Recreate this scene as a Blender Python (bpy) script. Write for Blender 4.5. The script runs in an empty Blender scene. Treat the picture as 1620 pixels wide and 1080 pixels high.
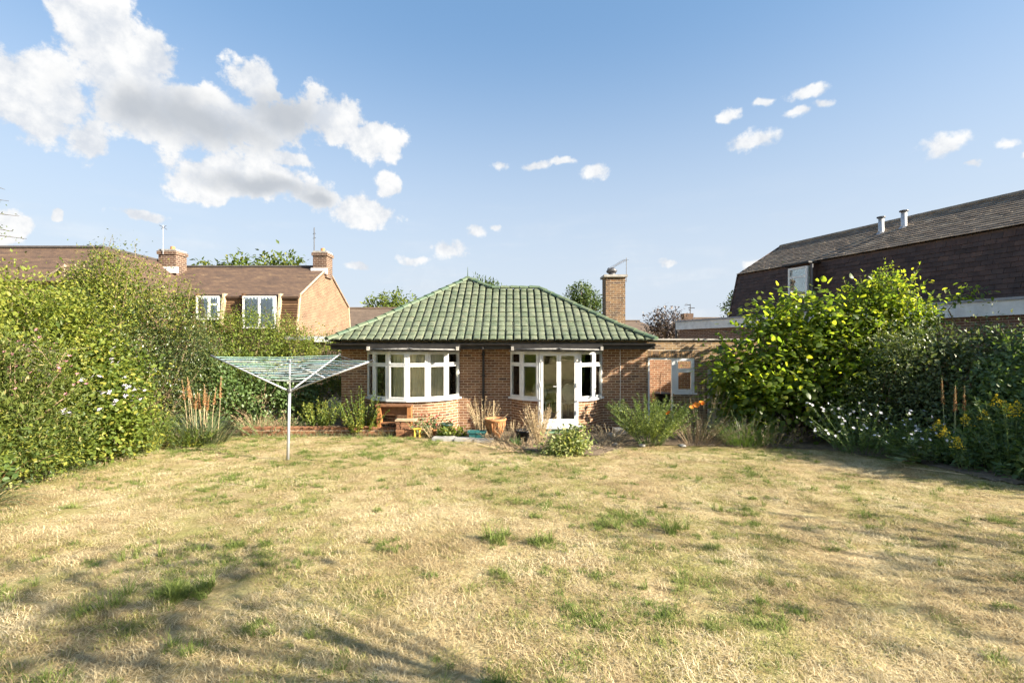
import bpy, math, random
import numpy as np
from mathutils import Vector, Matrix

R = math.radians
random.seed(7)
rng = np.random.default_rng(11)
scene = bpy.context.scene
col = scene.collection

# ------------------------------------------------------------------ camera
F = 765.0 / 1620.0
CAMZ = 2.5
cam_data = bpy.data.cameras.new('camera')
cam_data.sensor_width = 36.0
cam_data.lens = 36.0 * F
cam_data.shift_y = 5.0 / 1620.0
cam_data.clip_start = 0.05
cam_data.clip_end = 3000.0
cam = bpy.data.objects.new('camera', cam_data)
col.objects.link(cam)
cam.location = (0, 0, CAMZ)
cam.rotation_euler = (R(90), 0, 0)
scene.camera = cam

# ------------------------------------------------------------------ light
SUN_EL, SUN_AZ = R(27), R(22)          # the sun stands to the right, a little behind the camera
S = Vector((math.cos(SUN_EL) * math.cos(SUN_AZ), -math.cos(SUN_EL) * math.sin(SUN_AZ), math.sin(SUN_EL)))
sd = bpy.data.lights.new('sun', 'SUN')
sd.energy = 4.2
sd.angle = R(0.6)
sd.color = (1.0, 0.90, 0.74)
sun = bpy.data.objects.new('sun', sd)
col.objects.link(sun)
sun.rotation_euler = S.to_track_quat('Z', 'Y').to_euler()
sun.location = S * 60

vs = scene.view_settings
vs.view_transform = 'Standard'
vs.look = 'None'
vs.exposure = 2.15
vs.gamma = 1.0
scene.cycles.use_denoising = True
scene.cycles.max_bounces = 5
scene.cycles.diffuse_bounces = 3
scene.cycles.transmission_bounces = 4
scene.cycles.use_adaptive_sampling = True
scene.cycles.adaptive_threshold = 0.03
scene.cycles.transparent_max_bounces = 12
scene.cycles.sample_clamp_indirect = 6.0

world = bpy.data.worlds.new('World')
scene.world = world
world.use_nodes = True


def build_world():
    nt = world.node_tree
    N, L = nt.nodes, nt.links
    N.clear()

    def node(t, **kw):
        n = N.new(t)
        for k, v in kw.items():
            setattr(n, k, v)
        return n

    def plug(sock, v):
        if hasattr(v, 'links'):
            L.new(v, sock)
        else:
            sock.default_value = v

    def M(op, a, b=0.0, c=0.0, clamp=False):
        n = node('ShaderNodeMath', operation=op, use_clamp=clamp)
        plug(n.inputs[0], a); plug(n.inputs[1], b)
        if op in ('MULTIPLY_ADD', 'SMOOTH_MIN', 'SMOOTH_MAX', 'WRAP'):
            plug(n.inputs[2], c)
        return n.outputs[0]

    def V(op, a, b=None, c=None):
        n = node('ShaderNodeVectorMath', operation=op)
        plug(n.inputs[0], a)
        if b is not None: plug(n.inputs[1], b)
        if c is not None: plug(n.inputs[2], c)
        return n

    def ramp(x, a, b):
        n = node('ShaderNodeMapRange', interpolation_type='SMOOTHSTEP')
        plug(n.inputs[0], x); n.inputs[1].default_value = a; n.inputs[2].default_value = b
        return n.outputs[0]

    def mix(f, a, b):
        n = node('ShaderNodeMix', data_type='RGBA')
        plug(n.inputs[0], f); plug(n.inputs[6], a); plug(n.inputs[7], b)
        return n.outputs[2]

    sky = node('ShaderNodeTexSky', sky_type='NISHITA')
    sky.sun_disc = False
    sky.sun_elevation = SUN_EL
    sky.sun_rotation = R(90) + SUN_AZ
    sky.altitude = 50.0
    sky.air_density = 1.25
    sky.dust_density = 1.6
    sky.ozone_density = 1.5
    tc = node('ShaderNodeTexCoord')
    d = V('NORMALIZE', tc.outputs['Generated']).outputs[0]
    sep = node('ShaderNodeSeparateXYZ'); L.new(d, sep.inputs[0])
    az = M('ARCTAN2', sep.outputs[0], sep.outputs[1])
    el = M('ARCSINE', sep.outputs[2])
    cmb = node('ShaderNodeCombineXYZ'); L.new(az, cmb.inputs[0]); L.new(el, cmb.inputs[1])

    def noise(scale, detail, rough, off=(0, 0, 0), vec=None):
        n = node('ShaderNodeTexNoise')
        n.inputs['Scale'].default_value = scale
        n.inputs['Detail'].default_value = detail
        n.inputs['Roughness'].default_value = rough
        src = V('ADD', d if vec is None else vec, off).outputs[0]
        L.new(src, n.inputs['Vector'])
        return n

    # warp of the cloud coordinates
    w = noise(9.0, 4.0, 0.6, (3, 1, 2))
    warp = V('MULTIPLY_ADD', w.outputs['Color'], (0.07, 0.05, 0), (-0.035, -0.025, 0)).outputs[0]
    p = V('ADD', cmb.outputs[0], warp).outputs[0]

    def ae(u, v):
        x, z = (u - 810) / 765, (545 - v) / 765
        return math.atan(x), math.atan2(z, math.hypot(1, x))

    def blobs(lst):
        acc = None
        for (u, v, ru, rv) in lst:
            a0, e0 = ae(u, v)
            ra = abs(ae(u + ru, v)[0] - ae(u - ru, v)[0]) / 2
            re = abs(ae(u, v - rv)[1] - ae(u, v + rv)[1]) / 2
            q = V('MULTIPLY_ADD', p, (1 / ra, 1 / re, 0), (-a0 / ra, -e0 / re, 0)).outputs[0]
            ln = V('LENGTH', q).outputs['Value']
            acc = ln if acc is None else M('SMOOTH_MIN', acc, ln, 0.25)
        return acc

    big = [(40, 150, 120, 78), (150, 50, 75, 70), (190, 125, 95, 75), (270, 190, 140, 58), (400, 135, 48, 42),
           (400, 195, 120, 45), (140, 222, 48, 38), (520, 185, 60, 46), (590, 222, 55, 36), (395, 282, 128, 36),
           (320, 298, 60, 22), (500, 312, 44, 20), (578, 332, 50, 24), (615, 298, 22, 18), (440, 250, 70, 13),
           (225, 343, 46, 11), (15, 362, 36, 28), (85, 343, 13, 11), (130, 20, 50, 40), (250, 95, 45, 45)]
    small = [(705, 398, 30, 17), (660, 411, 28, 8), (750, 372, 15, 10), (781, 364, 14, 6), (850, 258, 26, 8),
             (893, 253, 20, 7), (942, 269, 26, 13), (790, 263, 14, 10), (1155, 179, 19, 12), (1188, 217, 42, 17),
             (1208, 161, 17, 7), (1262, 176, 29, 9), (1282, 142, 34, 14), (1295, 163, 24, 8), (1495, 233, 40, 22),
             (1587, 226, 19, 10), (1192, 421, 24, 8), (1538, 262, 12, 6), (1612, 244, 12, 7), (575, 425, 22, 8), (1060, 413, 18, 6)]
    n1 = noise(16.0, 9.0, 0.62)
    nb = M('SUBTRACT', n1.outputs[0], 0.5)
    lb = M('SUBTRACT', 1.0, blobs(big))
    ls = M('SUBTRACT', 1.0, blobs(small))
    n2 = noise(34.0, 6.0, 0.6, (5, 5, 5))
    ns = M('SUBTRACT', n2.outputs[0], 0.5)
    db = M('MULTIPLY_ADD', nb, 2.5, M('ADD', lb, 0.17))
    dbd = M('MULTIPLY_ADD', ns, 0.5, db)
    ds = M('MULTIPLY_ADD', ns, 2.4, M('ADD', ls, 0.12))
    mb = ramp(dbd, 0.06, 0.42)
    ms = M('MULTIPLY', ramp(ds, 0.0, 0.7), 0.95)
    # the same broken cumulus goes on outside the frame
    n3 = noise(4.0, 9.0, 0.62, (1.7, 4.2, 0.4))
    out = ramp(M('ABSOLUTE', az), 0.95, 1.3)
    mo = M('MULTIPLY', M('MULTIPLY', ramp(n3.outputs[0], 0.58, 0.68), out), ramp(el, 0.02, 0.2))
    # thin streaks low over the roofs
    st = V('MULTIPLY', cmb.outputs[0], (3.0, 16.0, 1)).outputs[0]
    n4 = noise(1.6, 5.0, 0.55, (2, 7, 0), st)
    low = M('MULTIPLY', M('MULTIPLY', ramp(n4.outputs[0], 0.45, 0.75), ramp(el, 0.34, 0.06)), 0.35)
    mask = M('MAXIMUM', M('MAXIMUM', mb, ms), M('MAXIMUM', mo, low))
    # grey undersides
    grey = [(310, 195, 165, 42), (455, 185, 70, 46), (420, 296, 110, 17), (215, 175, 70, 40), (500, 316, 36, 14)]
    gd = M('MULTIPLY_ADD', nb, 1.6, M('SUBTRACT', 1.0, blobs(grey)))
    gm = ramp(gd, -0.35, 0.95)
    detail = ramp(M('ADD', n1.outputs[0], M('MULTIPLY', ns, 0.5)), 0.30, 0.68)
    white = mix(detail, (2.3, 2.45, 2.68, 1), (3.3, 3.3, 3.28, 1))
    ccol = mix(M('MULTIPLY', gm, 0.85), white, (1.62, 1.76, 1.95, 1))
    # pale summer haze towards the horizon
    hz = M('MULTIPLY', ramp(el, 0.62, 0.04), 0.85)
    base = mix(hz, mix(0.6, sky.outputs[0], (0.44, 1.02, 1.9, 1)), (2.35, 2.6, 2.95, 1))
    fin = mix(mask, base, ccol)
    bg = node('ShaderNodeBackground')
    bg.inputs['Strength'].default_value = 0.07
    L.new(fin, bg.inputs['Color'])
    ow = node('ShaderNodeOutputWorld')
    L.new(bg.outputs[0], ow.inputs[0])


build_world()
world.cycles.sampling_method = 'NONE'      # an even sky needs no light sampling of its own

# ------------------------------------------------------------------ helpers
W0 = {}


def P(u, v, Y):
    return Vector(((u - 810) / 765 * Y, Y, CAMZ - (v - 545) / 765 * Y))


def hnoise(x, y):
    return (np.sin(x * 1.7 + 1.3 * np.sin(y * 0.9)) * 0.5 + np.sin(y * 2.3 + x * 0.7 + 2.0) * 0.3
            + np.sin(x * 4.1 - y * 3.3) * 0.12 + np.sin(x * 7.9 + y * 6.1) * 0.06)


def gz(x, y):
    """height of the ground: the garden falls gently towards the bungalow"""
    x = np.asarray(x, float); y = np.asarray(y, float)
    t = np.clip(y, -3.0, 14.0)
    z = 0.75 - 0.0515 * t
    near = np.clip((15.0 - np.abs(x)) / 3, 0, 1) * np.clip((13.3 - y) / 1.5, 0, 1) * np.clip((y + 12) / 4, 0, 1)
    return z + hnoise(x, y) * 0.022 * near


def link(o, parent=None):
    col.objects.link(o)
    if parent is not None:
        o.parent = parent
    return o


def tag(o, label=None, cat=None, group=None, kind=None):
    if label: o['label'] = label
    if cat: o['category'] = cat
    if group: o['group'] = group
    if kind: o['kind'] = kind
    return o


def thing(name, label, cat, loc, group=None):
    o = bpy.data.objects.new(name, None)
    o.empty_display_size = 0.2
    link(o)
    o.location = loc
    W0[o.name] = Vector(loc)
    return tag(o, label, cat, group)


def put(name, me, parent=None, mat=None, kind=None):
    """link a mesh that is given in world coordinates"""
    if mat is not None:
        me.materials.clear(); me.materials.append(mat)
    o = bpy.data.objects.new(name, me)
    link(o, parent)
    if parent is not None:
        o.location = -W0[parent.name]
    W0[o.name] = Vector((0, 0, 0))
    if kind: o['kind'] = kind
    return o


class MB:
    def __init__(self):
        self.v = []; self.f = []

    def add(self, vs_, fs):
        n = len(self.v)
        self.v.extend([tuple(q) for q in vs_])
        self.f.extend([tuple(i + n for i in f) for f in fs])
        return self

    def box(self, x0, x1, y0, y1, z0, z1):
        vs_ = [(x0, y0, z0), (x1, y0, z0), (x1, y1, z0), (x0, y1, z0), (x0, y0, z1), (x1, y0, z1), (x1, y1, z1), (x0, y1, z1)]
        return self.add(vs_, [(0, 3, 2, 1), (4, 5, 6, 7), (0, 1, 5, 4), (1, 2, 6, 5), (2, 3, 7, 6), (3, 0, 4, 7)])

    def obox(self, p0, p1, out0, out1, z0, z1):
        """box along the plan line p0>p1, reaching from out0 to out1 on its outer (right hand) side"""
        a, b = Vector(p0), Vector(p1)
        d = (b - a).normalized(); n = Vector((d.y, -d.x))
        q = [a + n * out1, b + n * out1, b + n * out0, a + n * out0]
        vs_ = [(k.x, k.y, z0) for k in q] + [(k.x, k.y, z1) for k in q]
        return self.add(vs_, [(0, 3, 2, 1), (4, 5, 6, 7), (0, 1, 5, 4), (1, 2, 6, 5), (2, 3, 7, 6), (3, 0, 4, 7)])

    def poly(self, pts):
        return self.add(pts, [tuple(range(len(pts)))])

    def slab(self, pts, thick):
        """a flat polygon given a thickness along its own normal"""
        a, b, c = Vector(pts[0]), Vector(pts[1]), Vector(pts[2])
        n = (b - a).cross(c - a).normalized() * thick
        k = len(pts)
        vs_ = [Vector(q) for q in pts] + [Vector(q) - n for q in pts]
        fs = [tuple(range(k)), tuple(range(2 * k - 1, k - 1, -1))]
        fs += [(i, i + k, (i + 1) % k + k, (i + 1) % k) for i in range(k)]
        return self.add(vs_, fs)

    def tube(self, pts, rad, sides=6, cap=True):
        pts = [Vector(q) for q in pts]
        if not hasattr(rad, '__len__'):
            rad = [rad] * len(pts)
        rings = []
        for i, q in enumerate(pts):
            t = (pts[min(i + 1, len(pts) - 1)] - pts[max(i - 1, 0)])
            if t.length < 1e-9: t = Vector((0, 0, 1))
            t.normalize()
            up = Vector((0, 0, 1)) if abs(t.z) < 0.95 else Vector((1, 0, 0))
            a = t.cross(up).normalized(); b = t.cross(a)
            rings.append([q + (a * math.cos(2 * math.pi * k / sides) + b * math.sin(2 * math.pi * k / sides)) * rad[i] for k in range(sides)])
        n = len(rings)
        vs_ = [q for r_ in rings for q in r_]
        fs = []
        for i in range(n - 1):
            for k in range(sides):
                k2 = (k + 1) % sides
                fs.append((i * sides + k, i * sides + k2, (i + 1) * sides + k2, (i + 1) * sides + k))
        if cap:
            fs.append(tuple(range(sides - 1, -1, -1)))
            fs.append(tuple((n - 1) * sides + k for k in range(sides)))
        return self.add(vs_, fs)

    def lathe(self, c, prof, sides=16):
        c = Vector(c)
        vs_ = [(c.x + r_ * math.cos(2 * math.pi * k / sides), c.y + r_ * math.sin(2 * math.pi * k / sides), c.z + z)
               for (r_, z) in prof for k in range(sides)]
        fs = []
        for i in range(len(prof) - 1):
            for k in range(sides):
                k2 = (k + 1) % sides
                fs.append((i * sides + k, i * sides + k2, (i + 1) * sides + k2, (i + 1) * sides + k))
        return self.add(vs_, fs)

    def mesh(self, name, smooth=False):
        me = bpy.data.meshes.new(name)
        me.from_pydata(self.v, [], self.f)
        if smooth:
            me.polygons.foreach_set('use_smooth', [True] * len(me.polygons))
        me.update()
        return me

    def build(self, name, mat, parent=None, smooth=False, kind=None):
        return put(name, self.mesh(name, smooth), parent, mat, kind)


def np_mesh(name, verts, tris, rnd=None):
    me = bpy.data.meshes.new(name)
    verts = np.ascontiguousarray(verts, np.float32); tris = np.ascontiguousarray(tris, np.int32)
    me.vertices.add(len(verts)); me.vertices.foreach_set('co', verts.ravel())
    me.loops.add(tris.size); me.loops.foreach_set('vertex_index', tris.ravel())
    me.polygons.add(len(tris))
    me.polygons.foreach_set('loop_start', np.arange(0, tris.size, 3, dtype=np.int32))
    me.update(calc_edges=True)
    if rnd is not None:
        a = me.attributes.new('rnd', 'FLOAT', 'POINT')
        a.data.foreach_set('value', np.ascontiguousarray(rnd, np.float32))
    return me


def in_frame(p):
    if p.y < 0.5: return False
    return abs(p.x / p.y) < 1.08 and -0.72 < (p.z - CAMZ) / p.y < 0.72


def pieces(parent, name, mesh, mats_, mat, limit=300, rest_name=None, hide=None):
    """alike pieces: those that show largest are objects of their own, the others one joined part"""
    def key(m):
        t = m.translation
        bad = (not in_frame(t)) or (hide is not None and hide(t))
        return (1 if bad else 0, (t - Vector((0, 0, CAMZ))).length)
    order = sorted(mats_, key=key)
    if not mesh.materials: mesh.materials.append(mat)
    off = Matrix.Translation(-W0[parent.name])
    for m in order[:limit]:
        o = bpy.data.objects.new(name, mesh)
        link(o, parent)
        o.matrix_basis = off @ m
    rest = order[limit:]
    if rest:
        n = len(mesh.vertices)
        co = np.empty(n * 3); mesh.vertices.foreach_get('co', co); co = co.reshape(-1, 3)
        mesh.calc_loop_triangles()
        tr = np.array([t.vertices[:] for t in mesh.loop_triangles])
        MM = np.array([[list(r_) for r_ in m] for m in rest])
        vv = np.einsum('nij,kj->nki', MM[:, :3, :3], co) + MM[:, None, :3, 3]
        tt = tr[None] + (np.arange(len(rest)) * n)[:, None, None]
        rv = np.repeat(rng.random(len(rest)), n)
        me = np_mesh(rest_name or name + 's', vv.reshape(-1, 3), tt.reshape(-1, 3), rv)
        me.polygons.foreach_set('use_smooth', np.zeros(len(me.polygons), bool))
        put(rest_name or name + 's', me, parent, mat, 'stuff')


# ------------------------------------------------------------------ materials
def new_mat(name):
    m = bpy.data.materials.new(name)
    m.use_nodes = True
    nt = m.node_tree
    b = nt.nodes['Principled BSDF']
    return m, nt.nodes, nt.links, b


def c4(c): return (c[0], c[1], c[2], 1.0)


def ramp_node(N, stops):
    r_ = N.new('ShaderNodeValToRGB')
    e = r_.color_ramp.elements
    while len(e) < len(stops): e.new(0.5)
    for i, (p_, c_) in enumerate(stops):
        e[i].position = p_; e[i].color = c4(c_)
    return r_


def add_bump(N, L, b, height, strength, dist=0.01):
    bn = N.new('ShaderNodeBump')
    bn.inputs['Strength'].default_value = strength
    bn.inputs['Distance'].default_value = dist
    L.new(height, bn.inputs['Height'])
    L.new(bn.outputs[0], b.inputs['Normal'])
    return bn


def plain(name, c, rough=0.6, metal=0.0, var=0.12, scale=6.0, bump=0.0, spec=0.4, c2=None):
    """a colour with soft uneven wear"""
    m, N, L, b = new_mat(name)
    tc = N.new('ShaderNodeNewGeometry')
    n = N.new('ShaderNodeTexNoise'); n.inputs['Scale'].default_value = scale
    n.inputs['Detail'].default_value = 6; n.inputs['Roughness'].default_value = 0.65
    L.new(tc.outputs['Position'], n.inputs['Vector'])
    lo = tuple(max(0, k * (1 - var * 2)) for k in c) if c2 is None else c2
    hi = tuple(min(1, k * (1 + var)) for k in c)
    r_ = ramp_node(N, [(0.3, lo), (0.62, hi)])
    L.new(n.outputs[0], r_.inputs[0]); L.new(r_.outputs[0], b.inputs['Base Color'])
    b.inputs['Roughness'].default_value = rough
    b.inputs['Metallic'].default_value = metal
    b.inputs['Specular IOR Level'].default_value = spec
    if bump:
        n2 = N.new('ShaderNodeTexNoise'); n2.inputs['Scale'].default_value = scale * 8
        n2.inputs['Detail'].default_value = 4
        L.new(tc.outputs['Position'], n2.inputs['Vector'])
        add_bump(N, L, b, n2.outputs[0], bump, 0.01)
    return m


def piece_mat(name, stops, rough=0.85, scale=14.0, grain=0.35, bump=0.35, spec=0.25, blotch=None):
    """for alike pieces: each takes its own tone, with grain on top; blotch adds lichen or soot of its own shape"""
    m, N, L, b = new_mat(name)
    oi = N.new('ShaderNodeObjectInfo'); at = N.new('ShaderNodeAttribute'); at.attribute_name = 'rnd'
    ad = N.new('ShaderNodeMath'); ad.operation = 'ADD'
    L.new(oi.outputs['Random'], ad.inputs[0]); L.new(at.outputs['Fac'], ad.inputs[1])
    fr = N.new('ShaderNodeMath'); fr.operation = 'FRACT'; L.new(ad.outputs[0], fr.inputs[0])
    r_ = ramp_node(N, stops); L.new(fr.outputs[0], r_.inputs[0])
    g = N.new('ShaderNodeNewGeometry')
    n = N.new('ShaderNodeTexNoise'); n.inputs['Scale'].default_value = scale
    n.inputs['Detail'].default_value = 7; n.inputs['Roughness'].default_value = 0.7
    L.new(g.outputs['Position'], n.inputs['Vector'])
    mr = N.new('ShaderNodeMapRange'); mr.inputs[1].default_value = 0.3; mr.inputs[2].default_value = 0.7
    mr.inputs[3].default_value = 1 - grain; mr.inputs[4].default_value = 1 + grain * 0.6
    L.new(n.outputs[0], mr.inputs[0])
    mx = N.new('ShaderNodeMix'); mx.data_type = 'RGBA'; mx.blend_type = 'MULTIPLY'; mx.inputs[0].default_value = 1
    L.new(r_.outputs[0], mx.inputs[6]); L.new(mr.outputs[0], mx.inputs[7])
    outc = mx.outputs[2]
    if blotch:
        bc, bs, b0, b1 = blotch
        n2 = N.new('ShaderNodeTexNoise'); n2.inputs['Scale'].default_value = bs; n2.inputs['Detail'].default_value = 8
        n2.inputs['Roughness'].default_value = 0.72
        L.new(g.outputs['Position'], n2.inputs['Vector'])
        m2 = N.new('ShaderNodeMapRange'); m2.inputs[1].default_value = b0; m2.inputs[2].default_value = b1
        L.new(n2.outputs[0], m2.inputs[0])
        mx2 = N.new('ShaderNodeMix'); mx2.data_type = 'RGBA'
        L.new(m2.outputs[0], mx2.inputs[0]); L.new(outc, mx2.inputs[6]); mx2.inputs[7].default_value = c4(bc)
        outc = mx2.outputs[2]
    L.new(outc, b.inputs['Base Color'])
    b.inputs['Roughness'].default_value = rough
    b.inputs['Specular IOR Level'].default_value = spec
    if bump:
        nf = N.new('ShaderNodeTexNoise'); nf.inputs['Scale'].default_value = scale * 7; nf.inputs['Detail'].default_value = 3
        L.new(g.outputs['Position'], nf.inputs['Vector'])
        add_bump(N, L, b, nf.outputs[0], bump * 0.4, 0.004)
    return m


def far_brick(name, cols, mortar, bw=0.225, bh=0.075, vec='side', bump=0.5, rough=0.9):
    """bricks too far off to build singly; vec: which plane they lie in"""
    m, N, L, b = new_mat(name)
    g = N.new('ShaderNodeNewGeometry'); sp = N.new('ShaderNodeSeparateXYZ'); L.new(g.outputs['Position'], sp.inputs[0])
    cb = N.new('ShaderNodeCombineXYZ')
    if vec == 'side': L.new(sp.outputs[1], cb.inputs[0])
    else:
        a = N.new('ShaderNodeMath'); a.operation = 'MULTIPLY_ADD'; L.new(sp.outputs[1], a.inputs[0]); a.inputs[1].default_value = 0.97
        L.new(sp.outputs[0], a.inputs[2]); L.new(a.outputs[0], cb.inputs[0])
    L.new(sp.outputs[2], cb.inputs[1])
    t = N.new('ShaderNodeTexBrick'); t.inputs['Scale'].default_value = 1.0
    t.inputs['Brick Width'].default_value = bw; t.inputs['Row Height'].default_value = bh
    t.inputs['Mortar Size'].default_value = 0.010; t.inputs['Mortar Smooth'].default_value = 0.1
    t.inputs['Color1'].default_value = c4(cols[0]); t.inputs['Color2'].default_value = c4(cols[1]); t.inputs['Mortar'].default_value = c4(mortar)
    L.new(cb.outputs[0], t.inputs['Vector'])
    n = N.new('ShaderNodeTexNoise'); n.inputs['Scale'].default_value = 1.3; n.inputs['Detail'].default_value = 7
    L.new(g.outputs['Position'], n.inputs['Vector'])
    mr = N.new('ShaderNodeMapRange'); mr.inputs[1].default_value = 0.3; mr.inputs[2].default_value = 0.7; mr.inputs[3].default_value = 0.75; mr.inputs[4].default_value = 1.15
    L.new(n.outputs[0], mr.inputs[0])
    mx = N.new('ShaderNodeMix'); mx.data_type = 'RGBA'; mx.blend_type = 'MULTIPLY'; mx.inputs[0].default_value = 1
    L.new(t.outputs['Color'], mx.inputs[6]); L.new(mr.outputs[0], mx.inputs[7]); L.new(mx.outputs[2], b.inputs['Base Color'])
    b.inputs['Roughness'].default_value = rough
    inv = N.new('ShaderNodeMath'); inv.operation = 'SUBTRACT'; inv.inputs[0].default_value = 1; L.new(t.outputs['Fac'], inv.inputs[1])
    add_bump(N, L, b, inv.outputs[0], bump, 0.01)
    return m


def far_tiles(name, stops, row=0.1, vec='z', bump=0.7):
    """courses of small roof tiles seen from afar: rows along the height, tone varying tile by tile"""
    m, N, L, b = new_mat(name)
    g = N.new('ShaderNodeNewGeometry'); sp = N.new('ShaderNodeSeparateXYZ'); L.new(g.outputs['Position'], sp.inputs[0])
    cb = N.new('ShaderNodeCombineXYZ')
    a = N.new('ShaderNodeMath'); a.operation = 'ADD'; L.new(sp.outputs[0], a.inputs[0]); L.new(sp.outputs[1], a.inputs[1])
    L.new(a.outputs[0], cb.inputs[0]); L.new(sp.outputs[2], cb.inputs[1])
    t = N.new('ShaderNodeTexBrick'); t.inputs['Scale'].default_value = 1.0
    t.inputs['Brick Width'].default_value = 0.17; t.inputs['Row Height'].default_value = row
    t.inputs['Mortar Size'].default_value = 0.006
    t.inputs['Color1'].default_value = (0, 0, 0, 1); t.inputs['Color2'].default_value = (1, 1, 1, 1); t.inputs['Mortar'].default_value = (0.1, 0.1, 0.1, 1)
    L.new(cb.outputs[0], t.inputs['Vector'])
    n = N.new('ShaderNodeTexNoise'); n.inputs['Scale'].default_value = 1.1; n.inputs['Detail'].default_value = 9; n.inputs['Roughness'].default_value = 0.75
    mp = N.new('ShaderNodeVectorMath'); mp.operation = 'MULTIPLY'; mp.inputs[1].default_value = (0.8, 0.8, 5.0)
    L.new(g.outputs['Position'], mp.inputs[0]); L.new(mp.outputs[0], n.inputs['Vector'])
    k = N.new('ShaderNodeMath'); k.operation = 'MULTIPLY_ADD'; L.new(t.outputs['Color'], k.inputs[0]); k.inputs[1].default_value = 0.3
    mr = N.new('ShaderNodeMapRange'); mr.inputs[1].default_value = 0.36; mr.inputs[2].default_value = 0.66; mr.inputs[3].default_value = 0.0; mr.inputs[4].default_value = 0.75
    L.new(n.outputs[0], mr.inputs[0]); L.new(mr.outputs[0], k.inputs[2])
    r_ = ramp_node(N, stops); L.new(k.outputs[0], r_.inputs[0]); L.new(r_.outputs[0], b.inputs['Base Color'])
    b.inputs['Roughness'].default_value = 0.9
    fr = N.new('ShaderNodeMath'); fr.operation = 'MODULO'; L.new(sp.outputs[2], fr.inputs[0]); fr.inputs[1].default_value = row
    iv = N.new('ShaderNodeMath'); iv.operation = 'MULTIPLY_ADD'; L.new(fr.outputs[0], iv.inputs[0]); iv.inputs[1].default_value = -1.0 / row; iv.inputs[2].default_value = 1
    add_bump(N, L, b, iv.outputs[0], bump, 0.03)
    return m


def leaf_mat(name, stops, trans=0.35, rough=0.5, tint=(1.25, 1.3, 0.55), spec=0.35):
    m, N, L, b = new_mat(name)
    oi = N.new('ShaderNodeObjectInfo'); at = N.new('ShaderNodeAttribute'); at.attribute_name = 'rnd'
    ad = N.new('ShaderNodeMath'); ad.operation = 'ADD'
    L.new(at.outputs['Fac'], ad.inputs[0])
    mu = N.new('ShaderNodeMath'); mu.operation = 'MULTIPLY'; L.new(oi.outputs['Random'], mu.inputs[0]); mu.inputs[1].default_value = 1.0
    L.new(mu.outputs[0], ad.inputs[1])
    fr = N.new('ShaderNodeMath'); fr.operation = 'FRACT'; L.new(ad.outputs[0], fr.inputs[0])
    r_ = ramp_node(N, stops); L.new(fr.outputs[0], r_.inputs[0])
    L.new(r_.outputs[0], b.inputs['Base Color'])
    b.inputs['Roughness'].default_value = rough
    b.inputs['Specular IOR Level'].default_value = spec
    if trans > 0:
        mx = N.new('ShaderNodeMix'); mx.data_type = 'RGBA'; mx.blend_type = 'MULTIPLY'; mx.inputs[0].default_value = 1
        L.new(r_.outputs[0], mx.inputs[6]); mx.inputs[7].default_value = c4(tint)
        tr = N.new('ShaderNodeBsdfTranslucent'); L.new(mx.outputs[2], tr.inputs['Color'])
        ms = N.new('ShaderNodeMixShader'); ms.inputs[0].default_value = trans
        L.new(b.outputs[0], ms.inputs[1]); L.new(tr.outputs[0], ms.inputs[2])
        L.new(ms.outputs[0], N['Material Output'].inputs['Surface'])
    return m


def glass_mat(name, tint=(0.93, 0.95, 0.93), refl=0.95):
    m, N, L, b = new_mat(name)
    N.remove(b)
    tr = N.new('ShaderNodeBsdfTransparent'); tr.inputs[0].default_value = c4(tint)
    gl = N.new('ShaderNodeBsdfGlossy'); gl.inputs['Roughness'].default_value = 0.01; gl.inputs['Color'].default_value = (1, 1, 1, 1)
    fr = N.new('ShaderNodeFresnel'); fr.inputs['IOR'].default_value = 1.5
    k = N.new('ShaderNodeMath'); k.operation = 'MULTIPLY_ADD'; k.use_clamp = True; L.new(fr.outputs[0], k.inputs[0]); k.inputs[1].default_value = refl; k.inputs[2].default_value = 0.05
    ms = N.new('ShaderNodeMixShader'); L.new(k.outputs[0], ms.inputs[0]); L.new(tr.outputs[0], ms.inputs[1]); L.new(gl.outputs[0], ms.inputs[2])
    L.new(ms.outputs[0], N['Material Output'].inputs['Surface'])
    return m

MT = {}
MT['brick'] = piece_mat('brick_brown', [(0.0, (0.205, 0.10, 0.054)), (0.3, (0.27, 0.142, 0.075)), (0.6, (0.165, 0.08, 0.048)), (0.85, (0.31, 0.18, 0.095)), (1.0, (0.10, 0.058, 0.044))], grain=0.45)
MT['brick_yellow'] = piece_mat('brick_stock', [(0.0, (0.24, 0.15, 0.075)), (0.35, (0.30, 0.195, 0.10)), (0.7, (0.19, 0.118, 0.062)), (1.0, (0.15, 0.10, 0.065))], grain=0.45)
MT['brick_red'] = piece_mat('brick_red', [(0.0, (0.25, 0.115, 0.062)), (0.5, (0.30, 0.15, 0.08)), (1.0, (0.19, 0.095, 0.056))], grain=0.4)
MT['brick_plum'] = piece_mat('brick_plum', [(0.0, (0.17, 0.085, 0.06)), (0.5, (0.22, 0.12, 0.08)), (1.0, (0.13, 0.075, 0.06))], grain=0.4)
MT['mortar'] = plain('mortar', (0.52, 0.42, 0.30), 0.95, var=0.15, scale=9, bump=0.4)
MT['mortar_dark'] = plain('mortar_dark', (0.42, 0.35, 0.26), 0.95, var=0.18, scale=9, bump=0.4)
MT['tile_green'] = piece_mat('roof_tile_green', [(0.0, (0.115, 0.142, 0.09)), (0.3, (0.135, 0.162, 0.102)), (0.6, (0.155, 0.178, 0.115)), (0.85, (0.13, 0.16, 0.095)), (1.0, (0.095, 0.122, 0.076))],
                             rough=0.6, scale=7, grain=0.45, bump=0.2, spec=0.4, blotch=((0.25, 0.245, 0.165), 5.0, 0.5, 0.78))
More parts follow.
